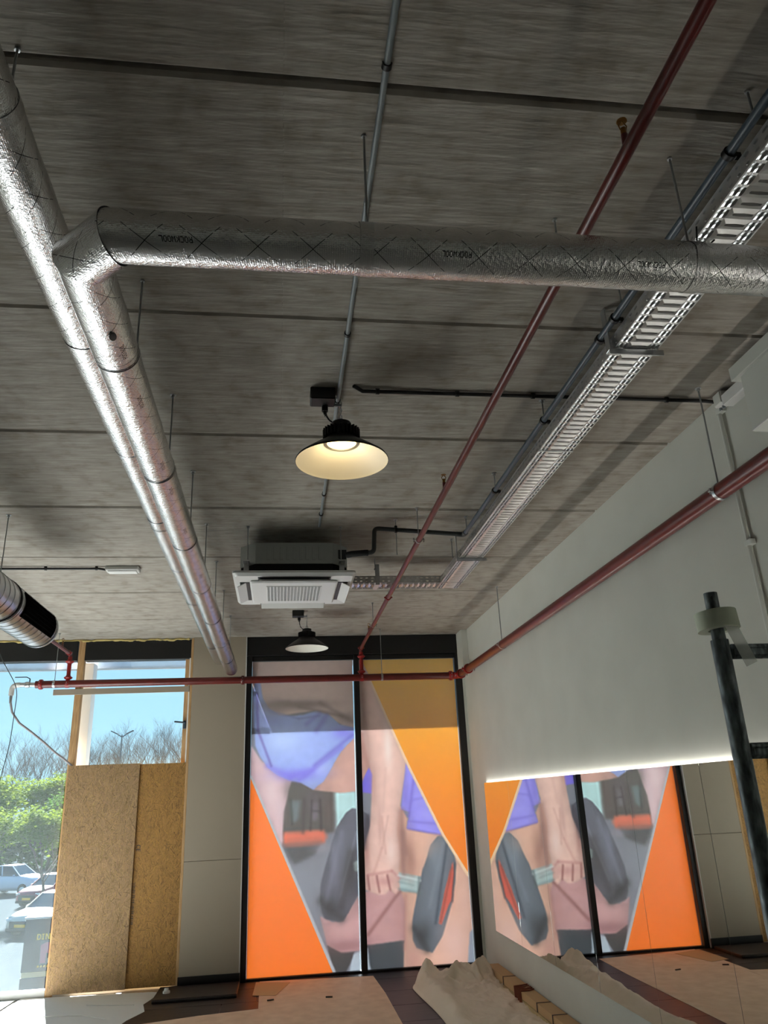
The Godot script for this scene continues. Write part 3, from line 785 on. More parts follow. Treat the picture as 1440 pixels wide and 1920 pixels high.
func build_foil_pipes():
	# pipe with the elbow
	var t := thing("foil_pipe", "foil-wrapped insulated pipe with a mitred elbow turning across the room", "pipe")
	var xb := -0.585; var yb := 3.41; var zc := -1.822; var r := 0.076; var c := 0.112
	var p0 := Vector3(2.95, yb, zc); var p1 := Vector3(xb + c, yb, zc); var p2 := Vector3(xb, yb, zc - c); var p3 := Vector3(xb, yb, -9.42)
	var dg := (p2 - p1).normalized()
	var m1 := (Vector3.LEFT + dg).normalized(); var m2 := (dg + Vector3.FORWARD).normalized()
	foil_run(t, "foil_section", Vector3(0.24, yb, zc), p1, r, Vector3.LEFT, m1, 0.0)
	foil_run(t, "foil_section", Vector3(1.27, yb, zc), Vector3(0.24, yb, zc), r + 0.0015, Vector3.LEFT, Vector3.LEFT, 0.35)
	foil_run(t, "foil_section", Vector3(2.38, yb - 0.01, zc), Vector3(1.27, yb, zc), r, Vector3.LEFT, Vector3.LEFT, 0.9)
	foil_run(t, "elbow", p1, p2, r + 0.004, m1, m2, 0.2)
	var zs := [zc - c, -2.42, -3.46, -4.52, -5.55, -6.6, -7.65, -8.6, -9.42]
	for k in zs.size() - 1:
		var rr := r + (0.003 if k == 0 else 0.0) + 0.001 * (k % 2)
		foil_run(t, "foil_section", Vector3(xb, yb, zs[k]), Vector3(xb, yb, zs[k + 1]), rr, m2 if k == 0 else Vector3.FORWARD, Vector3.FORWARD, 0.13 * k)
		if k > 0: foil_band(t, Vector3(xb, yb, zs[k]), Vector3.FORWARD, r + 0.0035)
	foil_band(t, Vector3(xb, yb, -3.44), Vector3.FORWARD, r + 0.006, true)
	foil_band(t, Vector3(xb, yb, -2.43), Vector3.FORWARD, r + 0.006, true)
	foil_band(t, Vector3(0.24, yb, zc), Vector3.LEFT, r + 0.003)
	foil_band(t, Vector3(1.27, yb, zc), Vector3.LEFT, r + 0.003)
	foil_cap(t, p3, Vector3.FORWARD, r)
	# torn patch of wool on the elbow leg
	var g := Geo.new()
	g.lathe([Vector2(0.013, 0.0), Vector2(0.012, 0.002), Vector2(0.0, 0.002)], 10, Transform3D(Basis(Vector3(0, 0, -1.7), Vector3(0.5, -0.85, 0).normalized(), Vector3(-0.5, -0.3, 0).normalized()), Vector3(xb + 0.035, yb - 0.0735, -2.22)))
	part(t, "torn_patch", g, M.bark)
	# straight neighbour
	var s := thing("foil_pipe", "straight foil-wrapped insulated pipe running beside and above the elbowed one", "pipe")
	var xa := -0.742; var ya := 3.575; var ra := 0.077
	var za := [1.2, -0.5, -1.55, -2.58, -3.54, -4.5, -5.55, -6.57, -7.6, -8.6, -9.63]
	for k in za.size() - 1:
		foil_run(s, "foil_section", Vector3(xa, ya, za[k]), Vector3(xa, ya, za[k + 1]), ra + 0.001 * (k % 2), Vector3.FORWARD, Vector3.FORWARD, 0.21 * k)
		if k > 0: foil_band(s, Vector3(xa, ya, za[k]), Vector3.FORWARD, ra + 0.003)
	foil_band(s, Vector3(xa, ya, -4.62), Vector3.FORWARD, ra + 0.005, true)
	foil_cap(s, Vector3(xa, ya, -9.63), Vector3.FORWARD, ra)
	var zr := [-2.66, -3.62, -4.62, -5.62, -6.61, -7.61, -8.74]
	for i in zr.size():
		var z: float = zr[i]
		hanger("threaded_rod", "threaded rod of the elbowed foil pipe, %s from its elbow" % ORDER[i], "rods of the elbowed foil pipe", Vector3(xb + 0.02, CEIL, z), yb + r)
	for x in [0.256, 1.308]:
		hanger("threaded_rod", "threaded rod of the crossing foil run, beside the " + ("grey lamp conduit" if x < 1.0 else "blue-grey drain pipe"), "rods of the crossing foil run", Vector3(x, CEIL, -1.86), yb + r)
	hanger("threaded_rod", "threaded rod holding the straight foil pipe before the elbow", "", Vector3(xa, CEIL, -1.65), ya + ra)

func coupling(par: Node3D, at: Vector3, d: Vector3, r: float, m: Material, called := "coupling"):
	# grooved clamp of two halves with bolt ears
	var g := Geo.new()
	var f := g.frame_of(d)
	var xf := Transform3D(Basis(f.x, d, f.x.cross(d)), at)
	var w := r * 0.42
	g.lathe([Vector2(r, -w), Vector2(r * 1.22, -w), Vector2(r * 1.3, -w * 0.5), Vector2(r * 1.3, w * 0.5), Vector2(r * 1.22, w), Vector2(r, w)], 20, xf)
	for s in [-1.0, 1.0]: g.box(at + f.x * s * r * 1.5, Vector3(r * 0.6, r * 0.5, w * 1.4), r * 0.08, Basis(f.x, f.y, d))
	var o := part(par, called, g, m)
	for s in [-1.0, 1.0]:
		g = Geo.new()
		g.tube([at + f.x * s * r * 1.58 - f.y * r * 0.55, at + f.x * s * r * 1.58 + f.y * r * 0.55], r * 0.13, 6)
		part(o, "bolt", g, M.rod)

func strap_ring(par: Node3D, at: Vector3, d: Vector3, r: float, m: Material, half := 0.012):
	var g := Geo.new()
	var f := g.frame_of(d)
	var xf := Transform3D(Basis(f.x, d, f.x.cross(d)), at)
	g.lathe([Vector2(r, -half), Vector2(r + 0.003, -half), Vector2(r + 0.003, half), Vector2(r, half)], 20, xf)
	for s in [-1.0, 1.0]:
		g.box(at + f.x * s * (r + 0.012), Vector3(0.02, 0.008, half * 1.6), 0.001, Basis(f.x, f.y, d))
		pass
	var o := part(par, "pipe_clamp", g, m)
	for s in [-1.0, 1.0]:
		g = Geo.new()
		g.tube([at + f.x * s * (r + 0.015) - f.y * 0.016, at + f.x * s * (r + 0.015) + f.y * 0.016], 0.004, 6)
		part(o, "bolt", g, M.rod)

func flange(par: Node3D, at: Vector3, r: float):
	var g := Geo.new()
	g.lathe([Vector2(r, -0.02), Vector2(r * 1.5, -0.012), Vector2(r * 1.9, 0.0), Vector2(r * 1.9, 0.008), Vector2(r * 1.3, 0.016), Vector2(r, 0.03)], 18, Transform3D(Basis.IDENTITY, at))
	part(par, "saddle_flange", g, M.red_bright)

func sprinkler(par: Node3D, x: float, y: float, z: float):
	var g := Geo.new()
	g.tube([Vector3(x, y, z), Vector3(x, y + 0.05, z)], 0.011, 8)
	var so := part(par, "sprinkler_socket", g, M.red)
	g = Geo.new()
	g.tube([Vector3(x, y + 0.05, z), Vector3(x, y + 0.075, z)], 0.009, 8)
	for s in [-1.0, 1.0]: g.tube([Vector3(x + s * 0.009, y + 0.07, z), Vector3(x + s * 0.013, y + 0.085, z), Vector3(x + s * 0.002, y + 0.104, z)], 0.002, 5)
	g.lathe([Vector2(0, 0.103), Vector2(0.016, 0.103), Vector2(0.016, 0.105), Vector2(0, 0.105)], 14, Transform3D(Basis.IDENTITY, Vector3(x, y, z)))
	part(so, "sprinkler_head", g, M.brass)

func build_red_pipes():
	# main pipe: along the mirror wall, then across under the window heads
	var t := thing("sprinkler_main", "thick red steel pipe along the mirror wall, turning across the windows", "pipe")
	var g := Geo.new()
	g.tube([Vector3(2.255, 3.3, 3.9), Vector3(2.255, 3.3, -9.45)], 0.044, 24)
	part(t, "pipe_run", g, M.red)
	g = Geo.new()
	g.tube([Vector3(2.13, 3.3, -9.58), Vector3(-2.86, 3.3, -9.58)], 0.043, 24)
	part(t, "pipe_run", g, M.red)
	g = Geo.new()
	g.tube(bent([Vector3(2.255, 3.3, -9.44), Vector3(2.255, 3.3, -9.58), Vector3(2.12, 3.3, -9.58)], 0.11), 0.046, 20)
	part(t, "elbow", g, M.red_bright)
	coupling(t, Vector3(2.255, 3.3, -9.44), Vector3.FORWARD, 0.046, M.red_bright)
	coupling(t, Vector3(2.255, 3.3, -9.05), Vector3.FORWARD, 0.046, M.red_bright)
	coupling(t, Vector3(2.15, 3.3, -9.58), Vector3.LEFT, 0.046, M.red_bright)
	coupling(t, Vector3(-2.8, 3.3, -9.58), Vector3.LEFT, 0.046, M.red_bright)
	coupling(t, Vector3(-0.45, 3.3, -9.58), Vector3.LEFT, 0.0425, M.red, "weld_sleeve")
	for x in [1.015, -2.5]:
		g = Geo.new()
		g.tube([Vector3(x, 3.3, -9.58), Vector3(x, 3.62, -9.58)], 0.024, 14)
		part(t, "riser", g, M.red_bright)
		flange(t, Vector3(x, 3.37, -9.58), 0.026)
		flange(t, Vector3(x, 3.56, -9.58), 0.026)
		strap_ring(t, Vector3(x, 3.3, -9.58), Vector3.LEFT, 0.044, M.red_bright, 0.02)
	# test valve and hose at the free end
	var v := thing("drain_valve", "small grey ball valve with lever on the end of the red pipe", "valve")
	g = Geo.new()
	g.tube([Vector3(-2.86, 3.3, -9.58), Vector3(-3.05, 3.3, -9.58)], 0.026, 12)
	g.lathe([Vector2(0.03, -0.03), Vector2(0.036, -0.02), Vector2(0.036, 0.02), Vector2(0.03, 0.03)], 12, Transform3D(Basis(Vector3.UP, Vector3.LEFT, Vector3.FORWARD), Vector3(-2.95, 3.3, -9.58)))
	part(v, "valve_body", g, M.galv)
	g = Geo.new()
	g.tube([Vector3(-2.93, 3.33, -9.58), Vector3(-2.93, 3.37, -9.58)], 0.007, 6)
	g.tube([Vector3(-2.93, 3.37, -9.58), Vector3(-2.97, 3.39, -9.58), Vector3(-3.1, 3.39, -9.58)], 0.006, 6)
	part(v, "lever", g, M.plastic_black)
	g = Geo.new()
	g.tube(bent([Vector3(-3.03, 3.3, -9.58), Vector3(-3.12, 3.3, -9.58), Vector3(-3.12, 3.18, -9.58)], 0.06), 0.03, 12)
	part(v, "elbow", g, M.white_dull)
	var hz := thing("garden_hose", "grey hose drooping from the valve down to the chipboard top", "hose")
	var cv := Curve3D.new()
	cv.add_point(Vector3(-3.12, 3.19, -9.58), Vector3.ZERO, Vector3(0.0, -0.35, 0))
	cv.add_point(Vector3(-2.75, 2.66, -9.75), Vector3(-0.2, 0.2, 0.05), Vector3(0.2, -0.2, -0.05))
	cv.add_point(Vector3(-2.42, 2.36, -9.985), Vector3(-0.08, 0.1, 0.02), Vector3.ZERO)
	g = Geo.new()
	var hp := []
	for i in 25: hp.append(cv.sample_baked(cv.get_baked_length() * i / 24.0))
	g.tube(hp, 0.013, 8)
	part(hz, "hose", g, M.hose)
	g = Geo.new()
	g.tube([Vector3(-3.12, 3.19, -9.58), Vector3(-3.118, 3.09, -9.58)], 0.022, 10, true, 0.015)
	part(hz, "hose_nozzle", g, M.galv)
	var wz := thing("loose_cable", "thin grey cable hanging loose before the clear window", "cable")
	g = Geo.new()
	g.tube(bent([Vector3(-3.3, 3.91, -9.3), Vector3(-3.22, 3.62, -9.3), Vector3(-2.97, 3.22, -9.32), Vector3(-2.99, 2.6, -9.34), Vector3(-3.1, 1.9, -9.36), Vector3(-3.3, 0.01, -9.4)], 0.12), 0.0045, 6)
	part(wz, "cable", g, M.pvc_dark)
	for z in [-3.39, -7.53]:
		hanger("threaded_rod", "threaded rod of the thick red pipe " + ("near the junction box" if z > -5.0 else "near the film window"), "rods of the thick red pipe", Vector3(2.25, CEIL, z), 3.345, 0.005)
		strap_ring(t, Vector3(2.255, 3.3, z), Vector3.FORWARD, 0.0445, M.galv)
	hanger("threaded_rod", "long threaded rod down to the red pipe before the yellow film", "", Vector3(1.27, CEIL, -9.58), 3.345)
	strap_ring(t, Vector3(1.27, 3.3, -9.58), Vector3.LEFT, 0.0435, M.galv)
	hanger("threaded_rod", "long threaded rod down to the red pipe before the clear window", "", Vector3(-2.65, CEIL, -9.58), 3.345)
	strap_ring(t, Vector3(-2.65, 3.3, -9.58), Vector3.LEFT, 0.0435, M.galv)
	# branch pipes along the ceiling
	var b := thing("sprinkler_branch", "slim red sprinkler pipe running the length of the ceiling past the lamps", "pipe")
	g = Geo.new()
	g.tube(bent([Vector3(1.01, 3.655, 3.8), Vector3(1.01, 3.655, -9.58), Vector3(1.015, 3.6, -9.58)], 0.04), 0.0205, 16)
	part(b, "pipe_run", g, M.red)
	coupling(b, Vector3(1.01, 3.655, -6.95), Vector3.FORWARD, 0.022, M.red_bright)
	coupling(b, Vector3(1.01, 3.655, -9.5), Vector3.FORWARD, 0.023, M.red_bright)
	for z in [-1.62, -4.3, -8.6]: sprinkler(b, 1.01, 3.665, z)
	for z in [-2.18, -5.25, -8.18]:
		hanger("threaded_rod", "short threaded rod of the slim red pipe " + ("by the crossing foil pipe" if z > -3.0 else ("by the drain pipe bend" if z > -6.0 else "by the unlit lamp")), "rods of the slim red pipe", Vector3(1.01, CEIL, z), 3.675)
		strap_ring(b, Vector3(1.01, 3.655, z), Vector3.FORWARD, 0.0215, M.galv, 0.008)
	var b2 := thing("sprinkler_branch", "slim reddish pipe emerging behind the round spiral duct", "pipe")
	g = Geo.new()
	g.tube(bent([Vector3(-2.5, 3.655, 1.0), Vector3(-2.5, 3.655, -9.58), Vector3(-2.5, 3.6, -9.58)], 0.04), 0.0205, 16)
	part(b2, "pipe_run", g, M.red)
	coupling(b2, Vector3(-2.5, 3.655, -9.5), Vector3.FORWARD, 0.023, M.red_bright)
	sprinkler(b2, -2.5, 3.665, -9.2)

# ------------------------------------------------------------------ cable tray
func tray_mesh(w: float, length: float, hgt: float) -> ArrayMesh:
	# one length of perforated tray along -z: bottom with rows of slots, two upstands with staggered slots, rolled lips
	var g := Geo.new()
	var p := 0.05
	var n := int(round(length / p))
	var side := 0.021
	var mid := w - side * 4.0 - 0.012
	for i in n:
		var z := -(i + 0.5) * p
		g.slot_cell(Vector3(0, 0, z), Vector3.RIGHT, Vector3.FORWARD, Vector3.DOWN, mid, p, 0.01, mid * 0.66, false, 0.005)
		for s in [-1.0, 1.0]:
			for k in 2:
				var x: float = s * (mid * 0.5 + side * (k + 0.5))
				g.slot_cell(Vector3(x, 0, z), Vector3.RIGHT, Vector3.FORWARD, Vector3.DOWN, side, p, 0.009, 0.034, true, 0.005)
			g.face([Vector3(s * (w * 0.5 - 0.006), 0, z - p * 0.5), Vector3(s * w * 0.5, 0, z - p * 0.5), Vector3(s * w * 0.5, 0, z + p * 0.5), Vector3(s * (w * 0.5 - 0.006), 0, z + p * 0.5)], Vector3.DOWN)
			for k in 2:
				g.slot_cell(Vector3(s * w * 0.5, hgt * (0.28 + 0.5 * k) - 0.002, z + (0.0 if k == 0 else 0.0)), Vector3.UP, Vector3.FORWARD, Vector3(s, 0, 0), hgt * 0.5, p, 0.006, 0.018 + 0.004 * k, true, 0.0)
	for s in [-1.0, 1.0]:
		g.face([Vector3(s * w * 0.5, 0, 0), Vector3(s * w * 0.5, 0, -length), Vector3(s * w * 0.5, hgt * 0.03, -length), Vector3(s * w * 0.5, hgt * 0.03, 0)], Vector3(s, 0, 0))
		g.tube([Vector3(s * (w * 0.5 - 0.003), hgt, 0), Vector3(s * (w * 0.5 - 0.003), hgt, -length)], 0.004, 6)
	return g.done()

func build_tray():
	var t := thing("cable_tray", "perforated galvanised cable tray running down the ceiling beside the blue conduit", "cable tray", Vector3(1.541, 3.688, 0))
	var m := tray_mesh(0.2, 1.5, 0.06)
	for k in 6:
		var o := part(t, "tray_section", m, M.tray)
		o.position = Vector3(0, 0, 2.25 - 1.5 * k)
	var b := thing("cable_tray", "short perforated cable tray branch between the main tray and the ceiling unit", "cable tray", Vector3(1.44, 3.69, -6.65), )
	var m2 := tray_mesh(0.2, 0.9, 0.06)
	var ob := part(b, "tray_section", m2, M.tray)
	ob.rotation.y = PI * 0.5
	# joint plates, support brackets
	for z in [-2.72, -5.8]:
		var h := thing("tray_bracket", "steel channel bracket under the main cable tray, " + ("by the crossing foil pipe" if z > -4.0 else "by the tray branch"), "bracket", Vector3(1.541, 3.688, z), "brackets under the main tray")
		var g := Geo.new()
		g.box(Vector3(0.0, -0.006, 0), Vector3(0.25, 0.006, 0.04), 0.001)
		g.box(Vector3(0.0, -0.018, 0.019), Vector3(0.25, 0.026, 0.003), 0.0005)
		part(h, "channel", g, M.galv)
		g = Geo.new()
		g.box(Vector3(-0.118, 0.1, 0), Vector3(0.006, 0.21, 0.04), 0.001)
		part(h, "upright", g, M.galv)
		g = Geo.new()
		g.tube([Vector3(-0.114, 0.2, 0.0), Vector3(-0.114, CEIL - 3.688, 0)], 0.005, 6)
		part(h, "rod", g, M.rod)
	for z in [-3.75, -6.53]:
		var h := thing("tray_splice", "flat splice plate of the main cable tray " + ("by the black conduit" if z > -5.0 else "at the tray branch"), "splice plate", Vector3(1.541, 3.684, z), "splice plates of the main tray")
		part(h, "plate", gbox(Vector3.ZERO, Vector3(0.204, 0.003, 0.012), 0.0005), M.galv)
	var h2 := thing("tray_bracket", "upright steel bracket gripping the short tray branch", "bracket", Vector3(0.86, 3.69, -6.55))
	var g2 := Geo.new()
	g2.box(Vector3(0, 0.07, 0.02), Vector3(0.04, 0.19, 0.004), 0.001)
	g2.box(Vector3(0, -0.008, -0.09), Vector3(0.04, 0.004, 0.24), 0.001)
	part(h2, "angle", g2, M.galv)
	g2 = Geo.new()
	g2.tube([Vector3(-0.02, 0.12, 0.03), Vector3(-0.02, CEIL - 3.69, 0.03)], 0.004, 6)
	g2.box(Vector3(-0.02, 0.115, 0.03), Vector3(0.02, 0.014, 0.014), 0.002)
	part(h2, "rod", g2, M.rod)
	hanger("threaded_rod", "threaded rod holding the main cable tray near its branch", "", Vector3(1.427, CEIL, -5.964), 3.74)
	var ct := thing("cable_tie", "black cable tie left hanging on the tray beneath the foil pipe", "cable tie", Vector3(1.45, 3.68, -2.02))
	var g3 := Geo.new()
	g3.tube([Vector3(-0.02, 0.03, 0.05), Vector3(-0.015, -0.01, 0.03), Vector3(0.0, -0.025, 0), Vector3(0.03, -0.02, -0.01), Vector3(0.05, -0.004, 0.01), Vector3(0.06, 0.004, 0.02)], 0.003, 6)
	part(ct, "tie", g3, M.plastic_black)

# ------------------------------------------------------------------ conduits
func clip(par: Node3D, at: Vector3, d: Vector3, r: float, m: Material):
	var g := Geo.new()
	var f := g.frame_of(d)
	g.lathe([Vector2(r, -0.009), Vector2(r + 0.005, -0.009), Vector2(r + 0.005, 0.009), Vector2(r, 0.009)], 14, Transform3D(Basis(f.x, d, f.x.cross(d)), at))
	g.box(at + Vector3(0, r + 0.008, 0), Vector3(0.022, 0.016, 0.018) , 0.002)
	part(par, "clip", g, m)

func build_conduits():
	# drain line: blue-grey pipe beside the tray, then across to the ceiling unit
	var t := thing("drain_pipe", "blue-grey plastic drain pipe beside the cable tray, bending to the ceiling unit", "pipe")
	var g := Geo.new()
	g.tube([Vector3(1.42, 3.78, 3.8), Vector3(1.42, 3.785, -5.47)], 0.0165, 14)
	part(t, "pipe_run", g, M.pvc)
	g = Geo.new()
	g.tube(bent([Vector3(1.42, 3.785, -5.44), Vector3(1.42, 3.785, -5.5), Vector3(1.36, 3.79, -5.5)], 0.03), 0.02, 12)
	part(t, "elbow", g, M.pvc_dark)
	g = Geo.new()
	g.tube(bent([Vector3(1.38, 3.79, -5.5), Vector3(0.715, 3.835, -5.5), Vector3(0.705, 3.64, -5.5), Vector3(0.64, 3.637, -5.5)], 0.035), 0.0175, 14)
	part(t, "pipe_run", g, M.pvc_dark)
	g = Geo.new()
	g.tube([Vector3(0.66, 3.637, -5.5), Vector3(0.64, 3.637, -5.5), Vector3(0.54, 3.635, -5.52), Vector3(0.505, 3.635, -5.55)], 0.024, 12)
	part(t, "foam_sleeve", g, M.foam_tube)
	for z in [-1.72, -2.62, -2.78, -3.57, -4.58]:
		var g2 := Geo.new()
		g2.lathe([Vector2(0.017, -0.01), Vector2(0.023, -0.01), Vector2(0.023, 0.01), Vector2(0.017, 0.01)], 14, Transform3D(Basis(Vector3.RIGHT, Vector3.FORWARD, Vector3.UP), Vector3(1.42, 3.782, z)))
		g2.box(Vector3(1.448, 3.775, z), Vector3(0.02, 0.02, 0.018), 0.002)
		part(t, "pipe_clip", g2, M.plastic_black)
	var zr := [-5.42, -4.58, -3.57, -2.55, -1.584]
	for i in 5:
		var z: float = zr[i]
		hanger("threaded_rod", "short rod of the blue-grey drain pipe, %s from its bend" % ORDER[i], "rods of the drain pipe", Vector3(1.425, CEIL, z), 3.79)
	hanger("threaded_rod", "long rod through the clip of the drain pipe's crossing run", "", Vector3(0.883, CEIL, -5.5), 3.62)
	clip(t, Vector3(0.883, 3.822, -5.5), Vector3.LEFT, 0.018, M.plastic_black)
	# grey steel conduit straight along the ceiling above the lamps
	var c := thing("lamp_conduit", "grey steel conduit on the ceiling leading over the pendant lamps", "conduit")
	g = Geo.new()
	g.tube([Vector3(0.297, 3.893, 3.9), Vector3(0.297, 3.893, -5.62)], 0.0105, 10)
	part(c, "tube", g, M.conduit)
	for z in [-1.6, -2.28, -2.98, -3.62, -4.95, -5.35]: clip(c, Vector3(0.297, 3.893, z), Vector3.FORWARD, 0.0105, M.plastic_black)
	# black conduit across to the wall
	var d := thing("wall_conduit", "black conduit along a slab joint from the lamp socket to the wall", "conduit")
	g = Geo.new()
	g.tube([Vector3(0.37, 3.9, -3.46), Vector3(0.42, 3.893, -3.5), Vector3(2.35, 3.893, -3.5), Vector3(2.4, 3.87, -3.47)], 0.0105, 10)
	part(d, "tube", g, M.plastic_black)
	for x in [0.5, 0.93, 1.35, 2.12]: clip(d, Vector3(x, 3.893, -3.5), Vector3.LEFT, 0.0105, M.plastic_black)
	var e := thing("wall_conduit", "pale conduit dropping down the wall from the grey junction box", "conduit")
	g = Geo.new()
	g.tube([Vector3(2.412, 3.83, -3.49), Vector3(2.412, 0.0, -3.45)], 0.0115, 10)
	part(e, "tube", g, M.box_paint)
	for y in [3.82, 3.05, 2.2]:
		g = Geo.new()
		g.box(Vector3(2.415, y, -3.475), Vector3(0.032, 0.03, 0.06), 0.003)
		part(e, "clip", g, M.box_paint)
	var j := thing("junction_box", "small grey junction box at the top of the mirror wall", "junction box", Vector3(2.4, 3.86, -3.42))
	part(j, "body", gbox(Vector3(0, 0, 0), Vector3(0.058, 0.075, 0.075), 0.004), M.white_dull)
	part(j, "lid", gbox(Vector3(-0.031, 0, 0), Vector3(0.006, 0.066, 0.066), 0.002), M.box_paint)
	var g4 := Geo.new()
	for s in [-0.03, 0.0, 0.03]: g4.tube([Vector3(0, -0.037, s), Vector3(0, -0.052, s)], 0.009, 8)
	part(j, "glands", g4, M.conduit)
	var tr := thing("trunking", "white wall trunking between junction box and boxed-in duct", "trunking", Vector3(2.4, 3.83, -3.25))
	part(tr, "body", gbox(Vector3.ZERO, Vector3(0.055, 0.07, 0.26), 0.003), M.white_dull)
	part(tr, "lid", gbox(Vector3(-0.029, 0, 0), Vector3(0.004, 0.06, 0.26), 0.001), M.white)
	# emergency light
	var l := thing("emergency_light", "flat white emergency light on the ceiling left of the foil pipes", "light fitting", Vector3(-1.398, CEIL, -6.79))
	part(l, "housing", gbox(Vector3(0, -0.02, 0), Vector3(0.29, 0.04, 0.115), 0.008), M.white_dull)
	part(l, "diffuser", gbox(Vector3(0, -0.044, 0), Vector3(0.25, 0.014, 0.085), 0.005), M.white)
	var lc := thing("emergency_conduit", "black conduit feeding the white emergency light", "conduit")
	g = Geo.new()
	g.tube([Vector3(-5.2, 3.89, -6.76), Vector3(-1.6, 3.89, -6.76), Vector3(-1.54, 3.885, -6.78)], 0.0105, 8)
	part(lc, "tube", g, M.plastic_black)
	for x in [-2.05, -1.62, -2.6]: clip(lc, Vector3(x, 3.89, -6.76), Vector3.LEFT, 0.0105, M.plastic_black)

# ------------------------------------------------------------------ pendant lamps
func make_lamp(label: String, slabel: String, at: Vector3, on: float):
	# at: centre of the rim
	var t := thing("pendant_lamp", label, "lamp", at, "wide pendant lamps")
	var g := Geo.new()
	g.lathe([Vector2(0.24, 0.0), Vector2(0.243, 0.004), Vector2(0.236, 0.014), Vector2(0.16, 0.07), Vector2(0.095, 0.112), Vector2(0.085, 0.126), Vector2(0.0, 0.128)], 48, Transform3D.IDENTITY, false)
	part(t, "shade", g, M.lamp_dark)
	g = Geo.new()
	g.lathe([Vector2(0.24, 0.0), Vector2(0.234, 0.011), Vector2(0.157, 0.066), Vector2(0.09, 0.108)], 48, Transform3D.IDENTITY, false)
	part(t, "shade_lining", g, M.lamp_inner)
	g = Geo.new()
	g.lathe([Vector2(0.0, 0.104), Vector2(0.06, 0.104), Vector2(0.078, 0.107)], 32)
	var dif := part(t, "diffuser", g, M.lamp_glow if on > 0.0 else M.lamp_inner)
	g = Geo.new()
	g.lathe([Vector2(0.078, 0.1), Vector2(0.09, 0.1), Vector2(0.092, 0.108), Vector2(0.078, 0.108)], 32)
	part(t, "bezel", g, M.steel)
	g = Geo.new()
	for k in 28:
		var a := TAU * k / 28
		g.box(Vector3(cos(a) * 0.073, 0.156, sin(a) * 0.073), Vector3(0.05, 0.052, 0.006), 0.001, Basis(Vector3.UP, -a))
	g.lathe([Vector2(0.07, 0.126), Vector2(0.07, 0.19), Vector2(0.052, 0.2), Vector2(0.052, 0.222), Vector2(0.0, 0.226)], 20)
	part(t, "heat_sink", g, M.lamp_dark)
	g = Geo.new()
	var ring := []
	for k in 13: ring.append(Vector3(cos(TAU * k / 12) * 0.013, 0.238 + sin(TAU * k / 12) * 0.013, 0))
	g.tube(ring, 0.003, 6, false)
	part(t, "hook", g, M.steel)
	g = Geo.new()
	var y := 0.25
	var k2 := 0
	var top := CEIL - at.y - 0.02
	while y < top - 0.01:
		var lk := []
		for k in 9:
			var a := TAU * k / 8
			var o := Vector3(cos(a) * 0.006, sin(a) * 0.012, 0)
			if k2 % 2 == 1: o = Vector3(0, o.y, o.x)
			lk.append(Vector3(0, y + 0.01, 0) + o)
		g.tube(lk, 0.0018, 4, false)
		y += 0.02
		k2 += 1
	part(t, "chain", g, M.steel)
	g = Geo.new()
	g.tube(bent([Vector3(-0.085, top - 0.09, 0.02), Vector3(-0.088, 0.3, 0.02), Vector3(-0.07, 0.228, 0.01), Vector3(-0.03, 0.22, 0)], 0.04), 0.0045, 6)
	part(t, "cord", g, M.plastic_black)
	if on > 0.0:
		var li := OmniLight3D.new()
		li.name = "lamp_light"
		li.light_color = Color(1.0, 0.88, 0.66)
		li.light_energy = on
		li.light_size = 0.045
		li.omni_range = 30.0; li.omni_attenuation = 2.0
		li.shadow_enabled = true
		li.position = Vector3(0, 0.06, 0)
		t.add_child(li)
	# ceiling socket the cord plugs into
	var b := thing("socket_box", slabel, "socket", Vector3(at.x - 0.08, CEIL, at.z + 0.09), "black ceiling sockets")
	part(b, "box", gbox(Vector3(-0.02, -0.035, -0.03), Vector3(0.13, 0.07, 0.1), 0.006), M.plastic_black)
	g = Geo.new()
	g.tube([Vector3(-0.006, -0.07, -0.07), Vector3(-0.006, -0.1, -0.07)], 0.017, 10)
	g.tube([Vector3(-0.006, -0.1, -0.07), Vector3(-0.006, -0.118, -0.07)], 0.011, 10, true, 0.007)
	part(b, "plug", g, M.plastic_black)
	g = Geo.new()
	g.tube([Vector3(0.045, -0.05, -0.09), Vector3(0.085, -0.05, -0.09)], 0.008, 6)
	part(b, "hook_arm", g, M.steel)

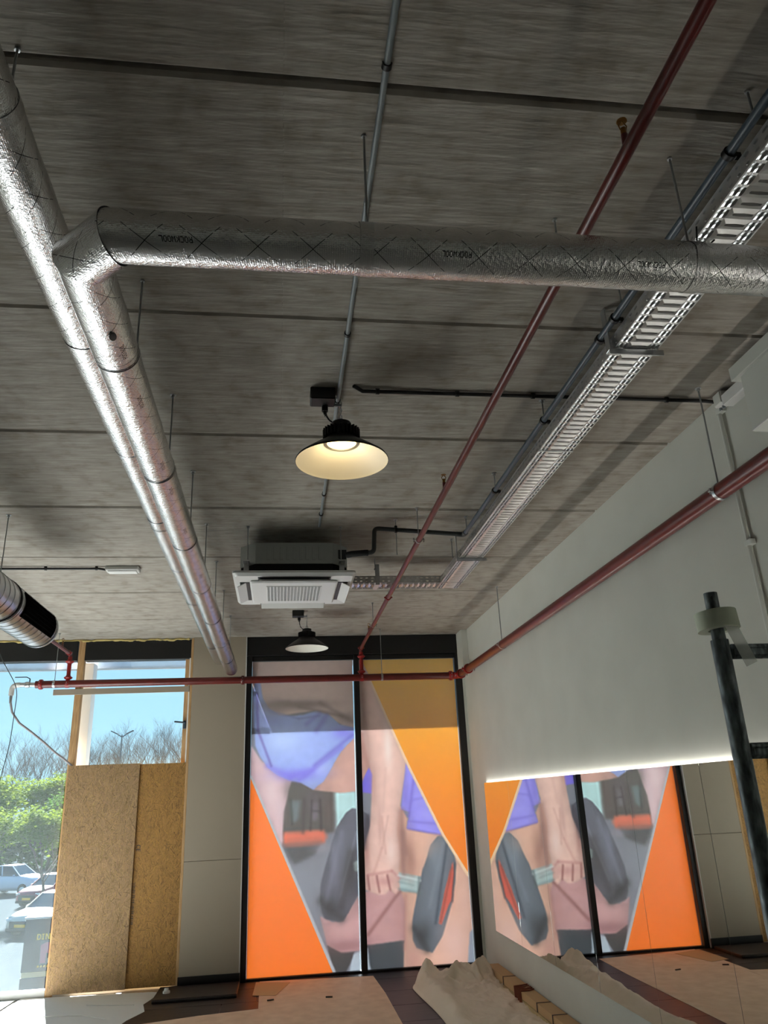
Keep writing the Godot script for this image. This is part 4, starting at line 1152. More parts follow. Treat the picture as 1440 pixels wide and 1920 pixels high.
# ------------------------------------------------------------------ ceiling air unit
func build_air_unit():
	var t := thing("ceiling_air_unit", "square white ceiling air-conditioning cassette with a slotted grille", "air conditioner", Vector3(0.107, 3.5, -6.125))
	# square ring panel, edge rounded
	var g := Geo.new()
	var oc := PackedVector2Array()
	var h := 0.472
	for q in [[1, 1], [-1, 1], [-1, -1], [1, -1]]:
		var cx: float = q[0] * (h - 0.03); var cz: float = q[1] * (h - 0.03)
		for k in 5:
			var a := atan2(q[1], q[0]) - PI * 0.25 + PI * 0.5 * k / 4.0
			oc.append(Vector2(cx + cos(a) * 0.03, cz + sin(a) * 0.03))
	g.prism(oc, 0.028, 0.045)
	var lower := PackedVector2Array()
	for p in oc: lower.append(p * 0.955)
	for i in oc.size():
		var j := (i + 1) % oc.size()
		g.face([Vector3(oc[i].x, 0.028, oc[i].y), Vector3(oc[j].x, 0.028, oc[j].y), Vector3(lower[j].x, 0.006, lower[j].y), Vector3(lower[i].x, 0.006, lower[i].y)], Vector3(oc[i].x, -0.5, oc[i].y))
	g.prism(lower, 0.006, 0.028)
	part(t, "panel", g, M.white)
	# air slots at the four sides and their flaps
	for k in 4:
		var bs := Basis(Vector3.UP, PI * 0.5 * k)
		g = Geo.new()
		g.box(bs * Vector3(0, 0.004, 0.385), Vector3(0.56, 0.006, 0.075), 0.002, bs)
		var sl := part(t, "air_slot", g, M.pvc_dark)
		g = Geo.new()
		var tilt := bs * Basis(Vector3.RIGHT, 0.5)
		g.box(bs * Vector3(0, -0.012, 0.405), Vector3(0.54, 0.006, 0.085), 0.003, tilt)
		part(sl, "flap", g, M.white)
	# inner grille plate
	g = Geo.new()
	g.box(Vector3(0, -0.005, 0), Vector3(0.68, 0.02, 0.68), 0.01)
	var gp := part(t, "grille_plate", g, M.white)
	g = Geo.new()
	g.box(Vector3(0, -0.0155, 0.0), Vector3(0.43, 0.002, 0.46), 0.0)
	part(gp, "grille_recess", g, M.conduit)
	g = Geo.new()
	for k in 17: g.box(Vector3(-0.214 + 0.02675 * k, -0.018, 0), Vector3(0.009, 0.006, 0.462), 0.001)
	for k in 24: g.box(Vector3(0, -0.0175, -0.23 + 0.02 * k), Vector3(0.43, 0.004, 0.0065), 0.0)
	part(gp, "grille_bars", g, M.white)
	# body above
	g = Geo.new()
	var bc := PackedVector2Array([Vector2(-0.42, -0.3), Vector2(-0.3, -0.42), Vector2(0.3, -0.42), Vector2(0.42, -0.3), Vector2(0.42, 0.3), Vector2(0.3, 0.42), Vector2(-0.3, 0.42), Vector2(-0.42, 0.3)])
	g.prism(bc, 0.115, 0.285)
	part(t, "casing", g, M.ac_body)
	g = Geo.new()
	var bl := PackedVector2Array()
	for p in bc: bl.append(p * 0.985)
	g.prism(bl, 0.045, 0.115)
	part(t, "insulation_band", g, M.foam_tube)
	g = Geo.new()
	for k in 9: g.box(Vector3(-0.2 + k * 0.05, 0.2, 0.421), Vector3(0.028, 0.11, 0.004), 0.002)
	part(t, "casing_ribs", g, M.ac_body)
	part(t, "side_cover", gbox(Vector3(0.365, 0.205, 0.362), Vector3(0.09, 0.075, 0.03), 0.004), M.pvc_dark)
	for s in [-1.0, 1.0]:
		for q in [-1.0, 1.0]:
			g = Geo.new()
			g.box(Vector3(s * 0.37, 0.13, q * 0.39), Vector3(0.05, 0.012, 0.14), 0.002)
			g.box(Vector3(s * 0.37, 0.1, q * 0.38), Vector3(0.04, 0.06, 0.02), 0.002)
			part(t, "lug", g, M.galv)
			hanger("threaded_rod", "rod at the air unit corner " + ("toward" if q < 0.0 else "away from") + " the window, " + ("drain" if s > 0.0 else "foil") + " pipe side", "rods of the air unit", Vector3(0.107 + s * 0.36, CEIL, -6.125 + q * 0.45), 3.6)

# ------------------------------------------------------------------ round duct
func build_duct():
	var t := thing("spiral_duct", "round galvanised spiral duct with a black grille near its end", "duct", Vector3(-1.955, 3.29, -6.45))
	var r := 0.152
	var g := Geo.new()
	var prof := []
	var z := 0.0
	while z < 4.6:
		prof.append(Vector2(r, z)); prof.append(Vector2(r, z + 0.088)); prof.append(Vector2(r + 0.004, z + 0.092)); prof.append(Vector2(r + 0.004, z + 0.097))
		z += 0.1
	g.lathe(prof, 48, Transform3D(Basis(Vector3.RIGHT, Vector3.BACK, Vector3.DOWN), Vector3.ZERO))
	part(t, "duct_wall", g, M.duct)
	g = Geo.new()
	g.lathe([Vector2(0, -0.012), Vector2(r - 0.01, -0.012), Vector2(r + 0.005, -0.004), Vector2(r + 0.006, 0.03), Vector2(r, 0.032)], 48, Transform3D(Basis(Vector3.RIGHT, Vector3.BACK, Vector3.DOWN), Vector3.ZERO))
	part(t, "end_cap", g, M.duct)
	g = Geo.new()
	g.lathe([Vector2(r, 0.0), Vector2(r + 0.008, 0.0), Vector2(r + 0.008, 0.025), Vector2(r, 0.025)], 48, Transform3D(Basis(Vector3.RIGHT, Vector3.BACK, Vector3.DOWN), Vector3(0, 0, 0.94)))
	part(t, "rubber_joint", g, M.rubber)
	# black grille let into the side that faces the room
	g = Geo.new()
	var a0 := deg_to_rad(-38.0); var a1 := deg_to_rad(32.0)
	for k in 14:
		var b0 := lerpf(a0, a1, k / 14.0); var b1 := lerpf(a0, a1, (k + 1) / 14.0)
		var q := func(a: float, zz: float, rr: float) -> Vector3: return Vector3(cos(a) * rr, sin(a) * rr, zz)
		g.face([q.call(b0, 0.1, r + 0.008), q.call(b1, 0.1, r + 0.008), q.call(b1, 0.84, r + 0.008), q.call(b0, 0.84, r + 0.008)], q.call(b0, 0, 1.0))
		if k % 2 == 0:
			g.box(q.call((b0 + b1) * 0.5, 0.47, r + 0.011), Vector3(0.006, 0.008, 0.74), 0.001, Basis(Vector3.BACK, b0))
	for zz in [0.1, 0.84]:
		var p := []
		for k in 15: p.append(Vector3(cos(lerpf(a0, a1, k / 14.0)) * (r + 0.006), sin(lerpf(a0, a1, k / 14.0)) * (r + 0.006), zz))
		g.tube(p, 0.006, 6)
	part(t, "grille", g, M.grille)
	hanger("threaded_rod", "threaded rod holding the round spiral duct", "", Vector3(-1.95, CEIL, -5.45), 3.44)

# ------------------------------------------------------------------ boxed duct, mirrors, light strip
func build_wall_things():
	var t := thing("boxed_duct", "painted box casing high on the mirror wall, just under the ceiling", "casing", Vector3(2.365, 3.7, 0))
	part(t, "casing", gbox(Vector3(-0.002, -0.008, -0.55), Vector3(0.124, 0.384, 5.1), 0.003), M.box_paint)
	part(t, "flange", gbox(Vector3(-0.012, 0.145, -0.57), Vector3(0.146, 0.075, 5.16), 0.003), M.box_paint)
	part(t, "corner_bead", gbox(Vector3(-0.064, -0.192, -0.55), Vector3(0.012, 0.012, 5.1), 0.002), M.white_dull)
	var ed := [-9.345, -8.35, -7.36, -6.367, -5.373, -4.37, -3.37, -2.37, -1.37]
	var names := ["beside the film window", "second from the film window", "third from the film window", "fourth from the film window", "fifth from the film window", "sixth from the film window", "seventh from the film window", "eighth from the film window"]
	for k in 8:
		var m := thing("wall_mirror", "frameless wall mirror panel, " + names[k], "mirror", Vector3(2.412, 1.222, (ed[k] + ed[k + 1]) * 0.5), "mirror panels of the right wall")
		part(m, "glass", gbox(Vector3.ZERO, Vector3(0.006, 1.556, absf(ed[k] - ed[k + 1]) - 0.003), 0.0008), M.mirror)
		part(m, "backing", gbox(Vector3(0.0052, 0, 0), Vector3(0.004, 1.53, absf(ed[k] - ed[k + 1]) - 0.003), 0.0), M.rubber)
	# light strip hidden on the top edge
	var s := thing("light_strip", "slim light strip along the top edge of the mirrors", "light fitting", Vector3(2.4235, 1.972, -4.75))
	part(s, "profile", gbox(Vector3(0, 0.001, 0), Vector3(0.012, 0.004, 9.1), 0.0), M.white_dull)
	part(s, "diffuser", gbox(Vector3(0, 0.005, 0), Vector3(0.009, 0.004, 9.1), 0.0), M.led)
	var a := AreaLight3D.new()
	a.name = "strip_light"
	a.area_size = Vector2(0.009, 9.1)
	a.light_energy = 1.5
	a.light_color = Color(1.0, 0.98, 0.95)
	a.shadow_enabled = true
	a.transform = Transform3D(Basis(Vector3.RIGHT, PI * 0.5), Vector3(0, 0.009, 0))
	s.add_child(a)

# ------------------------------------------------------------------ things on the floor
func sheet(label: String, poly: Array, y: float, m: Material, called := "floor_paper"):
	var t := thing(called, label, "paper", Vector3(0, y, 0))
	var g := Geo.new()
	var p := PackedVector2Array()
	for q in poly: p.append(Vector2(q[0], q[1]))
	g.prism(p, 0.0, 0.0016)
	part(t, "sheet", g, m)
	return t

func build_floor_things():
	sheet("wide brown protective paper on the floor before the film window", [[-0.2, -9.97], [1.07, -9.83], [1.1, -9.0], [1.1, -6.6], [-0.18, -6.6], [-0.185, -8.74]], 0.0035, M.kraft)
	sheet("brown protective paper on the floor meeting the wide sheet", [[-0.14, -8.75], [-0.75, -8.66], [-1.25, -8.52], [-1.5, -7.6], [-1.55, -6.6], [-0.14, -6.6]], 0.0052, M.kraft)
	var w: Node3D = sheet("pale crumpled paper on the floor below the chipboard", [[-2.75, -9.99], [-1.4, -9.86], [-1.24, -9.8], [-1.3, -9.55], [-1.36, -9.3], [-1.3, -9.0], [-1.42, -8.7], [-1.7, -7.4], [-2.9, -7.2]], 0.0035, M.paper)
	var fg := Geo.new()
	fg.tube([Vector3(-1.95, 0.004, -9.45), Vector3(-1.7, 0.007, -9.36), Vector3(-1.45, 0.004, -9.3)], 0.006, 5)
	fg.tube([Vector3(-2.3, 0.003, -9.1), Vector3(-1.9, 0.006, -9.02), Vector3(-1.6, 0.003, -8.8)], 0.006, 5)
	part(w, "crease", fg, M.paper)
	sheet("long pale paper added under the clear windows, mostly out of view, to bounce light upward", [[-5.1, -9.95], [-2.8, -9.95], [-2.95, -7.2], [-3.0, -3.0], [-5.1, -3.0]], 0.0035, M.paper)  # added sheet, mostly out of view: pale so the sunlit floor brightens the ceiling
	sheet("small loose brown paper sheet lying turned on the wide one", [[-0.24, -9.93], [0.14, -9.8], [-0.02, -9.24], [-0.26, -9.3]], 0.0075, M.card)
	var k := thing("floor_plinth", "low black platform at the foot of the grey pier", "platform", Vector3(-0.85, 0.002, -9.6))
	part(k, "plate", gbox(Vector3(0, 0.018, 0), Vector3(0.86, 0.034, 0.6), 0.006), M.floor)
	part(k, "edge_strip", gbox(Vector3(0, 0.012, 0.305), Vector3(0.86, 0.022, 0.014), 0.004), M.black)
	var c := thing("floor_plug", "small white round plug standing on the black platform", "plug", Vector3(-1.17, 0.037, -9.58))
	var g := Geo.new()
	g.lathe([Vector2(0.038, 0.0), Vector2(0.038, 0.018), Vector2(0.024, 0.026), Vector2(0.022, 0.045), Vector2(0, 0.047)], 16)
	part(c, "cap", g, M.white_dull)
	for q in [[-0.07, -9.04, 0.3], [0.52, -8.98, -0.2]]:
		var ch := thing("chip_offcut", "dark sliver of scrap on the wide brown paper, " + ("near the small loose sheet" if q[0] < 0.2 else "in its middle"), "scrap", Vector3(q[0], 0.006, q[1]), "slivers on the brown paper")
		var g2 := Geo.new()
		g2.box(Vector3(0, 0.006, 0), Vector3(0.07, 0.012, 0.014), 0.002, Basis(Vector3.UP, q[2]))
		part(ch, "sliver", g2, M.bark)
	# crumpled dust sheet beside the cartons
	var d := thing("dust_sheet", "crumpled beige dust sheet heaped on the floor before the mirrors", "dust sheet", Vector3(1.85, 0.006, -8.2))
	var n1 := FastNoiseLite.new(); n1.seed = 21; n1.frequency = 2.3; n1.fractal_octaves = 3
	var n2 := FastNoiseLite.new(); n2.seed = 22; n2.frequency = 5.0; n2.fractal_type = FastNoiseLite.FRACTAL_RIDGED; n2.fractal_octaves = 3
	g = Geo.new()
	g.smooth(0)
	var nx := 64; var nz := 150
	var gp := []
	for iz in nz + 1:
		var row := []
		for ix in nx + 1:
			var u := float(ix) / nx; var v := float(iz) / nz
			var z := lerpf(-1.2, 1.9, v)
			var xl := -0.42 + 0.035 * sin(z * 2.1 + 0.6) + 0.12 * pow(maxf(0.0, 0.12 - v) / 0.12, 2.0)
			var xr := 0.43
			var x := lerpf(xl, xr, u)
			z += 0.08 * n1.get_noise_2d(x * 0.9, 9.0) * (1.0 if v < 0.3 else 0.0) * (0.3 - v) / 0.3
			var y := 0.01 + 0.012 * maxf(0.0, n2.get_noise_2d(x * 0.7, z * 0.4) + 0.3)
			# the rolled left hem and the heap at the far end
			y += lerpf(0.15, 0.085, smoothstep(0.1, 0.5, v)) * exp(-pow((u - 0.15) / 0.13, 2.0)) * (0.9 + 0.2 * sin(z * 3.7 + 1.0)) * smoothstep(0.0, 0.08, u)
			for bm in [[0.26, 0.07, 0.16, 0.05, 0.05], [0.46, 0.085, 0.16, 0.05, 0.1], [0.72, 0.07, 0.16, 0.045, 0.12], [0.92, 0.06, 0.12, 0.045, 0.13], [0.34, 0.17, 0.1, 0.06, 0.04], [0.55, 0.15, 0.06, 0.05, 0.03]]:
				y += bm[4] * exp(-pow((u - bm[0]) / bm[2], 2.0) - pow((v - bm[1]) / bm[3], 2.0))
			y += 0.06 * maxf(0.0, n2.get_noise_2d(x * 0.55 + z * 0.2, z * 0.45) + 0.1) * (0.35 + exp(-pow((v - 0.1) / 0.12, 2.0))) * smoothstep(0.02, 0.2, u)
			y += 0.045 * n1.get_noise_2d(x * 1.6 + z * 0.8, z * 1.1 - x * 0.8) * exp(-pow((v - 0.12) / 0.14, 2.0)) * smoothstep(0.0, 0.1, u)
			y *= smoothstep(-0.005, 0.035, v)
			if u < 0.02 or v < 0.01: y = 0.002
			row.append(Vector3(x, maxf(0.002, y), z))
		gp.append(row)
	for iz in nz:
		for ix in nx:
			g.tri(gp[iz][ix], gp[iz][ix + 1], gp[iz + 1][ix + 1]); g.tri(gp[iz][ix], gp[iz + 1][ix + 1], gp[iz + 1][ix])
	part(d, "cloth", g, M.cloth)
	# cartons along the wall
	var zs := [-9.4, -8.72, -8.25, -7.62, -7.2, -6.7, -6.2]
	for i in zs.size() - 1:
		var z0: float = zs[i]; var z1: float = zs[i + 1]
		var b := thing("flat_carton", "brown carton lying under the mirrors, %s from the film window" % ORDER[i], "carton", Vector3(2.352, 0.0, (z0 + z1) * 0.5), "row of cartons under the mirrors")
		part(b, "carton", gbox(Vector3(0, 0.085, 0), Vector3(0.13, 0.07, z1 - z0 - 0.012), 0.003), M.card)
		part(b, "lower_board", gbox(Vector3(-0.004, 0.026, 0), Vector3(0.14, 0.045, z1 - z0 - 0.004), 0.002), M.card_edge)
		part(b, "dark_band", gbox(Vector3(-0.002, 0.085, (z1 - z0) * 0.5 - 0.02), Vector3(0.134, 0.074, 0.02), 0.002), M.bark)
	var sp := thing("strap_bundle", "tangle of orange strapping over the row of cartons", "strap", Vector3(2.35, 0.0, -8.2))
	g = Geo.new()
	for k2 in 5:
		var dz := -0.08 + 0.05 * k2
		g.tube([Vector3(-0.085, 0.02, dz + 0.03), Vector3(-0.08, 0.125, dz), Vector3(0.0, 0.13, dz + 0.02 * (k2 % 3)), Vector3(0.06, 0.128, dz - 0.03)], 0.007, 6)
	part(sp, "strapping", g, M.strap_orange)

# ------------------------------------------------------------------ scaffold frame
func build_scaffold():
	var x := 1.243; var z := -2.02
	var t := thing("scaffold_frame", "weathered steel scaffold frame with rungs standing before the mirrors", "scaffold", Vector3(x, 0, z))
	var g := Geo.new()
	g.tube([Vector3(0, 0.0, 0), Vector3(0, 2.27, 0)], 0.0245, 20)
	part(t, "upright", g, M.scaffold)
	g = Geo.new()
	g.lathe([Vector2(0.019, 2.26), Vector2(0.019, 2.408), Vector2(0.016, 2.408), Vector2(0.016, 2.26)], 20)
	part(t, "spigot", g, M.scaffold)
	g = Geo.new()
	g.lathe([Vector2(0.005, 0), Vector2(0.005, 0.0006), Vector2(0, 0.0006)], 10, Transform3D(Basis(Vector3.RIGHT, Vector3(-0.4, 0, 0.9).normalized(), Vector3.UP), Vector3(-0.0075, 2.39, 0.0175)))
	part(t, "pin_hole", g, M.black)
	g = Geo.new()
	g.tube([Vector3(0.75, 0.0, 0), Vector3(0.75, 2.27, 0)], 0.0245, 20)
	part(t, "upright", g, M.scaffold)
	for k in 8:
		var y := 2.237 - 0.27 * k
		g = Geo.new()
		g.box(Vector3(0.375, y, 0), Vector3(0.71, 0.042, 0.03), 0.01)
		g.box(Vector3(0.375, y + 0.012, 0.0), Vector3(0.71, 0.014, 0.036), 0.004)
		part(t, "rung", g, M.scaffold)
	var r := thing("tape_roll", "pale roll of clear tape hung over the scaffold upright", "tape roll", Vector3(x + 0.004, 2.325, z))
	g = Geo.new()
	g.lathe([Vector2(0.03, -0.026), Vector2(0.058, -0.026), Vector2(0.058, 0.026), Vector2(0.03, 0.026), Vector2(0.03, -0.026)], 36, Transform3D(Basis(Vector3.BACK, 0.04) * Basis(Vector3.RIGHT, -0.06), Vector3.ZERO))
	part(r, "roll", g, M.tape_roll)
	g = Geo.new()
	g.box(Vector3(0.03, -0.07, 0.045), Vector3(0.05, 0.13, 0.0006), 0.0, Basis(Vector3.BACK, 0.35) * Basis(Vector3.UP, 0.3))
	part(r, "loose_end", g, M.tape_film)

# ------------------------------------------------------------------ outdoors
func branch(g: Geo, p: Vector3, d: Vector3, ln: float, r: float, lvl: int, rr: RandomNumberGenerator, tips: Array, up := 0.25):
	var pts := [p]
	var q := p
	var e := d
	for k in 3:
		e = (e + Vector3(rr.randfn(0, 0.12), rr.randfn(0, 0.08) + up * 0.12, rr.randfn(0, 0.12))).normalized()
		q += e * ln / 3.0
		pts.append(q)
	g.tube(pts, r, 5 if lvl > 2 else 3, false, r * 0.55)
	if lvl == 0:
		tips.append(q)
		return
	var n := 3 if lvl > 2 else 4
	for k in n:
		var t := 0.35 + 0.65 * (k + 1) / n
		var at: Vector3 = p.lerp(q, t) if k < n - 1 else q
		var az := rr.randf() * TAU
		var side := Vector3(cos(az), 0, sin(az))
		var nd: Vector3 = (e * 0.8 + side * rr.randf_range(0.45, 0.85) + Vector3(0, up, 0)).normalized()
		branch(g, at, nd, ln * rr.randf_range(0.55, 0.78), r * 0.52, lvl - 1, rr, tips, up)

func make_tree(label: String, at: Vector3, h: float, sd: int, leaves: int, leaf: Material, group: String) -> Node3D:
	var t := thing("street_tree" if leaves > 0 else "bare_tree", label, "tree", at, group)
	var rr := RandomNumberGenerator.new(); rr.seed = sd
	var g := Geo.new()
	var tips := []
	g.tube([Vector3.ZERO, Vector3(0.02 * h, h * 0.15, 0), Vector3(0, h * 0.3, 0.01 * h)], h * 0.017, 7, false, h * 0.013)
	part(t, "trunk", g, M.bark)
	g = Geo.new()
	for k in 5:
		var a := TAU * k / 5 + rr.randf()
		branch(g, Vector3(0, h * (0.24 + 0.015 * k), 0), Vector3(cos(a) * 0.5, 0.9, sin(a) * 0.5).normalized(), h * 0.3, h * 0.007, 5 if leaves == 0 else 3, rr, tips, 0.35)
	part(t, "branches", g, M.bark)
	if leaves > 0:
		g = Geo.new()
		for i in leaves:
			var c: Vector3 = tips[rr.randi() % tips.size()] + Vector3(rr.randfn(0, 1), rr.randfn(0, 0.8), rr.randfn(0, 1)) * h * 0.05
			var b := Basis.from_euler(Vector3(rr.randf() * TAU, rr.randf() * TAU, 0))
			var s := h * rr.randf_range(0.012, 0.022)
			g.face([c + b * Vector3(-s, 0, 0), c + b * Vector3(0, 0.2 * s, s * 0.6), c + b * Vector3(s, 0, 0), c + b * Vector3(0, 0.2 * s, -s * 0.6)], b.y)
		var f := part(t, "foliage", g, leaf)
		f.set_meta("kind", "stuff")
	return t

func make_car(label: String, at: Vector3, turn: float, paint: Color, hgt := 1.5):
	# nose towards +z before turning
	var t := thing("parked_car", label, "car", at, "cars in the parking lot")
	t.rotation.y = turn
	var k := hgt / 1.5
	var body := mat(paint, 0.25)
	body.clearcoat_enabled = true; body.clearcoat = 0.8
	# stations along the car: z, half width low, half width belt, low y, belt y
	var stn := [[2.1, 0.6, 0.62, 0.42, 0.62], [2.0, 0.78, 0.74, 0.28, 0.8], [1.6, 0.86, 0.8, 0.24, 0.9], [1.0, 0.88, 0.83, 0.24, 0.98], [0.0, 0.88, 0.83, 0.24, 1.0], [-1.2, 0.88, 0.83, 0.24, 1.02], [-1.8, 0.86, 0.8, 0.28, 1.02], [-2.05, 0.74, 0.7, 0.42, 0.9]]
	var g := Geo.new()
	var rings := []
	for s in stn:
		var ring := []
		var y0: float = s[3] * k; var y1: float = s[4] * k
		for q in [[0.0, 0.0], [0.9, 0.0], [1.0, 0.25], [1.0, 0.6], [0.96, 0.9], [0.86, 1.0], [0.0, 1.03]]:
			var hw: float = lerpf(s[1], s[2], q[1]) * q[0]
			ring.append(Vector3(hw, lerpf(y0, y1, q[1]), s[0]))
		for i in range(5, 0, -1): ring.append(Vector3(-ring[i].x, ring[i].y, s[0]))
		rings.append(ring)
	g.smooth(0)
	for i in rings.size() - 1:
		for j in 12:
			var j2 := (j + 1) % 12
			g.face([rings[i][j], rings[i][j2], rings[i + 1][j2], rings[i + 1][j]], rings[i][j] - Vector3(0, 0.6, rings[i][j].z) + rings[i][j2] - Vector3(0, 0.6, rings[i][j].z))
	g.smooth(-1)
	g.face(rings[0], Vector3.BACK); g.face(rings[-1], Vector3.FORWARD)
	part(t, "body", g, body)
	# glasshouse
	g = Geo.new()
	var lo := [Vector3(0.76, 0.97 * k, 0.95), Vector3(0.8, 1.0 * k, -0.3), Vector3(0.74, 1.0 * k, -1.75)]
	var hi := [Vector3(0.58, 1.47 * k, 0.2), Vector3(0.62, 1.5 * k, -0.5), Vector3(0.56, 1.44 * k, -1.45)]
	for i in 2:
		for s in [-1.0, 1.0]:
			var f := Vector3(s, 1, 1)
			g.face([lo[i] * f, lo[i + 1] * f, hi[i + 1] * f, hi[i] * f], Vector3(s, 0.3, 0))
	g.face([lo[0], lo[0] * Vector3(-1, 1, 1), hi[0] * Vector3(-1, 1, 1), hi[0]], Vector3(0, 0.5, 1))
	g.face([lo[2], lo[2] * Vector3(-1, 1, 1), hi[2] * Vector3(-1, 1, 1), hi[2]], Vector3(0, 0.5, -1))
	part(t, "windows", g, M.car_glass)
	g = Geo.new()
	for i in 2:
		g.face([hi[i] + Vector3(0, 0.004, 0), hi[i + 1] + Vector3(0, 0.004, 0), hi[i + 1] * Vector3(-1, 1, 1) + Vector3(0, 0.004, 0), hi[i] * Vector3(-1, 1, 1) + Vector3(0, 0.004, 0)], Vector3.UP)
	for s in [-1.0, 1.0]:
		var f := Vector3(s, 1, 1)
		for i in 3: g.tube([lo[i] * f, hi[i] * f], 0.035, 6)
		g.tube([hi[0] * f, hi[1] * f, hi[2] * f], 0.03, 6)
	part(t, "roof", g, body)
	for s in [-1.0, 1.0]:
		for z in [1.3, -1.3]:
			g = Geo.new()
			g.lathe([Vector2(0, -0.1), Vector2(0.3, -0.1), Vector2(0.33, -0.06), Vector2(0.33, 0.09), Vector2(0.3, 0.1), Vector2(0.2, 0.1), Vector2(0.19, 0.08), Vector2(0, 0.07)], 20, Transform3D(Basis(Vector3.FORWARD, Vector3(s, 0, 0), Vector3.UP * s), Vector3(s * 0.8, 0.33, z)))
			var wh := part(t, "wheel", g, M.tyre)
			g = Geo.new()
			g.lathe([Vector2(0.195, 0.1), Vector2(0.17, 0.085), Vector2(0.05, 0.1), Vector2(0, 0.1)], 16, Transform3D(Basis(Vector3.FORWARD, Vector3(s, 0, 0), Vector3.UP * s), Vector3(s * 0.8, 0.33, z)))
			part(wh, "hub_cap", g, M.galv)
	g = Geo.new()
	g.box(Vector3(0, 0.5 * k, 2.09), Vector3(1.1, 0.26 * k, 0.06), 0.02)
	g.box(Vector3(0, 0.3 * k, 2.02), Vector3(1.5, 0.12, 0.08), 0.02)
	part(t, "front_grille", g, M.tyre)
	part(t, "number_plate", gbox(Vector3(0, 0.46 * k, 2.13), Vector3(0.52, 0.11, 0.015), 0.003), M.plate)
	for s in [-1.0, 1.0]: part(t, "headlight", gbox(Vector3(s * 0.62, 0.68 * k, 2.02), Vector3(0.28, 0.11, 0.09), 0.02), M.white)
	for s in [-1.0, 1.0]: part(t, "door_mirror", gbox(Vector3(s * 0.93, 1.0 * k, 0.65), Vector3(0.16, 0.12, 0.1), 0.03), body)

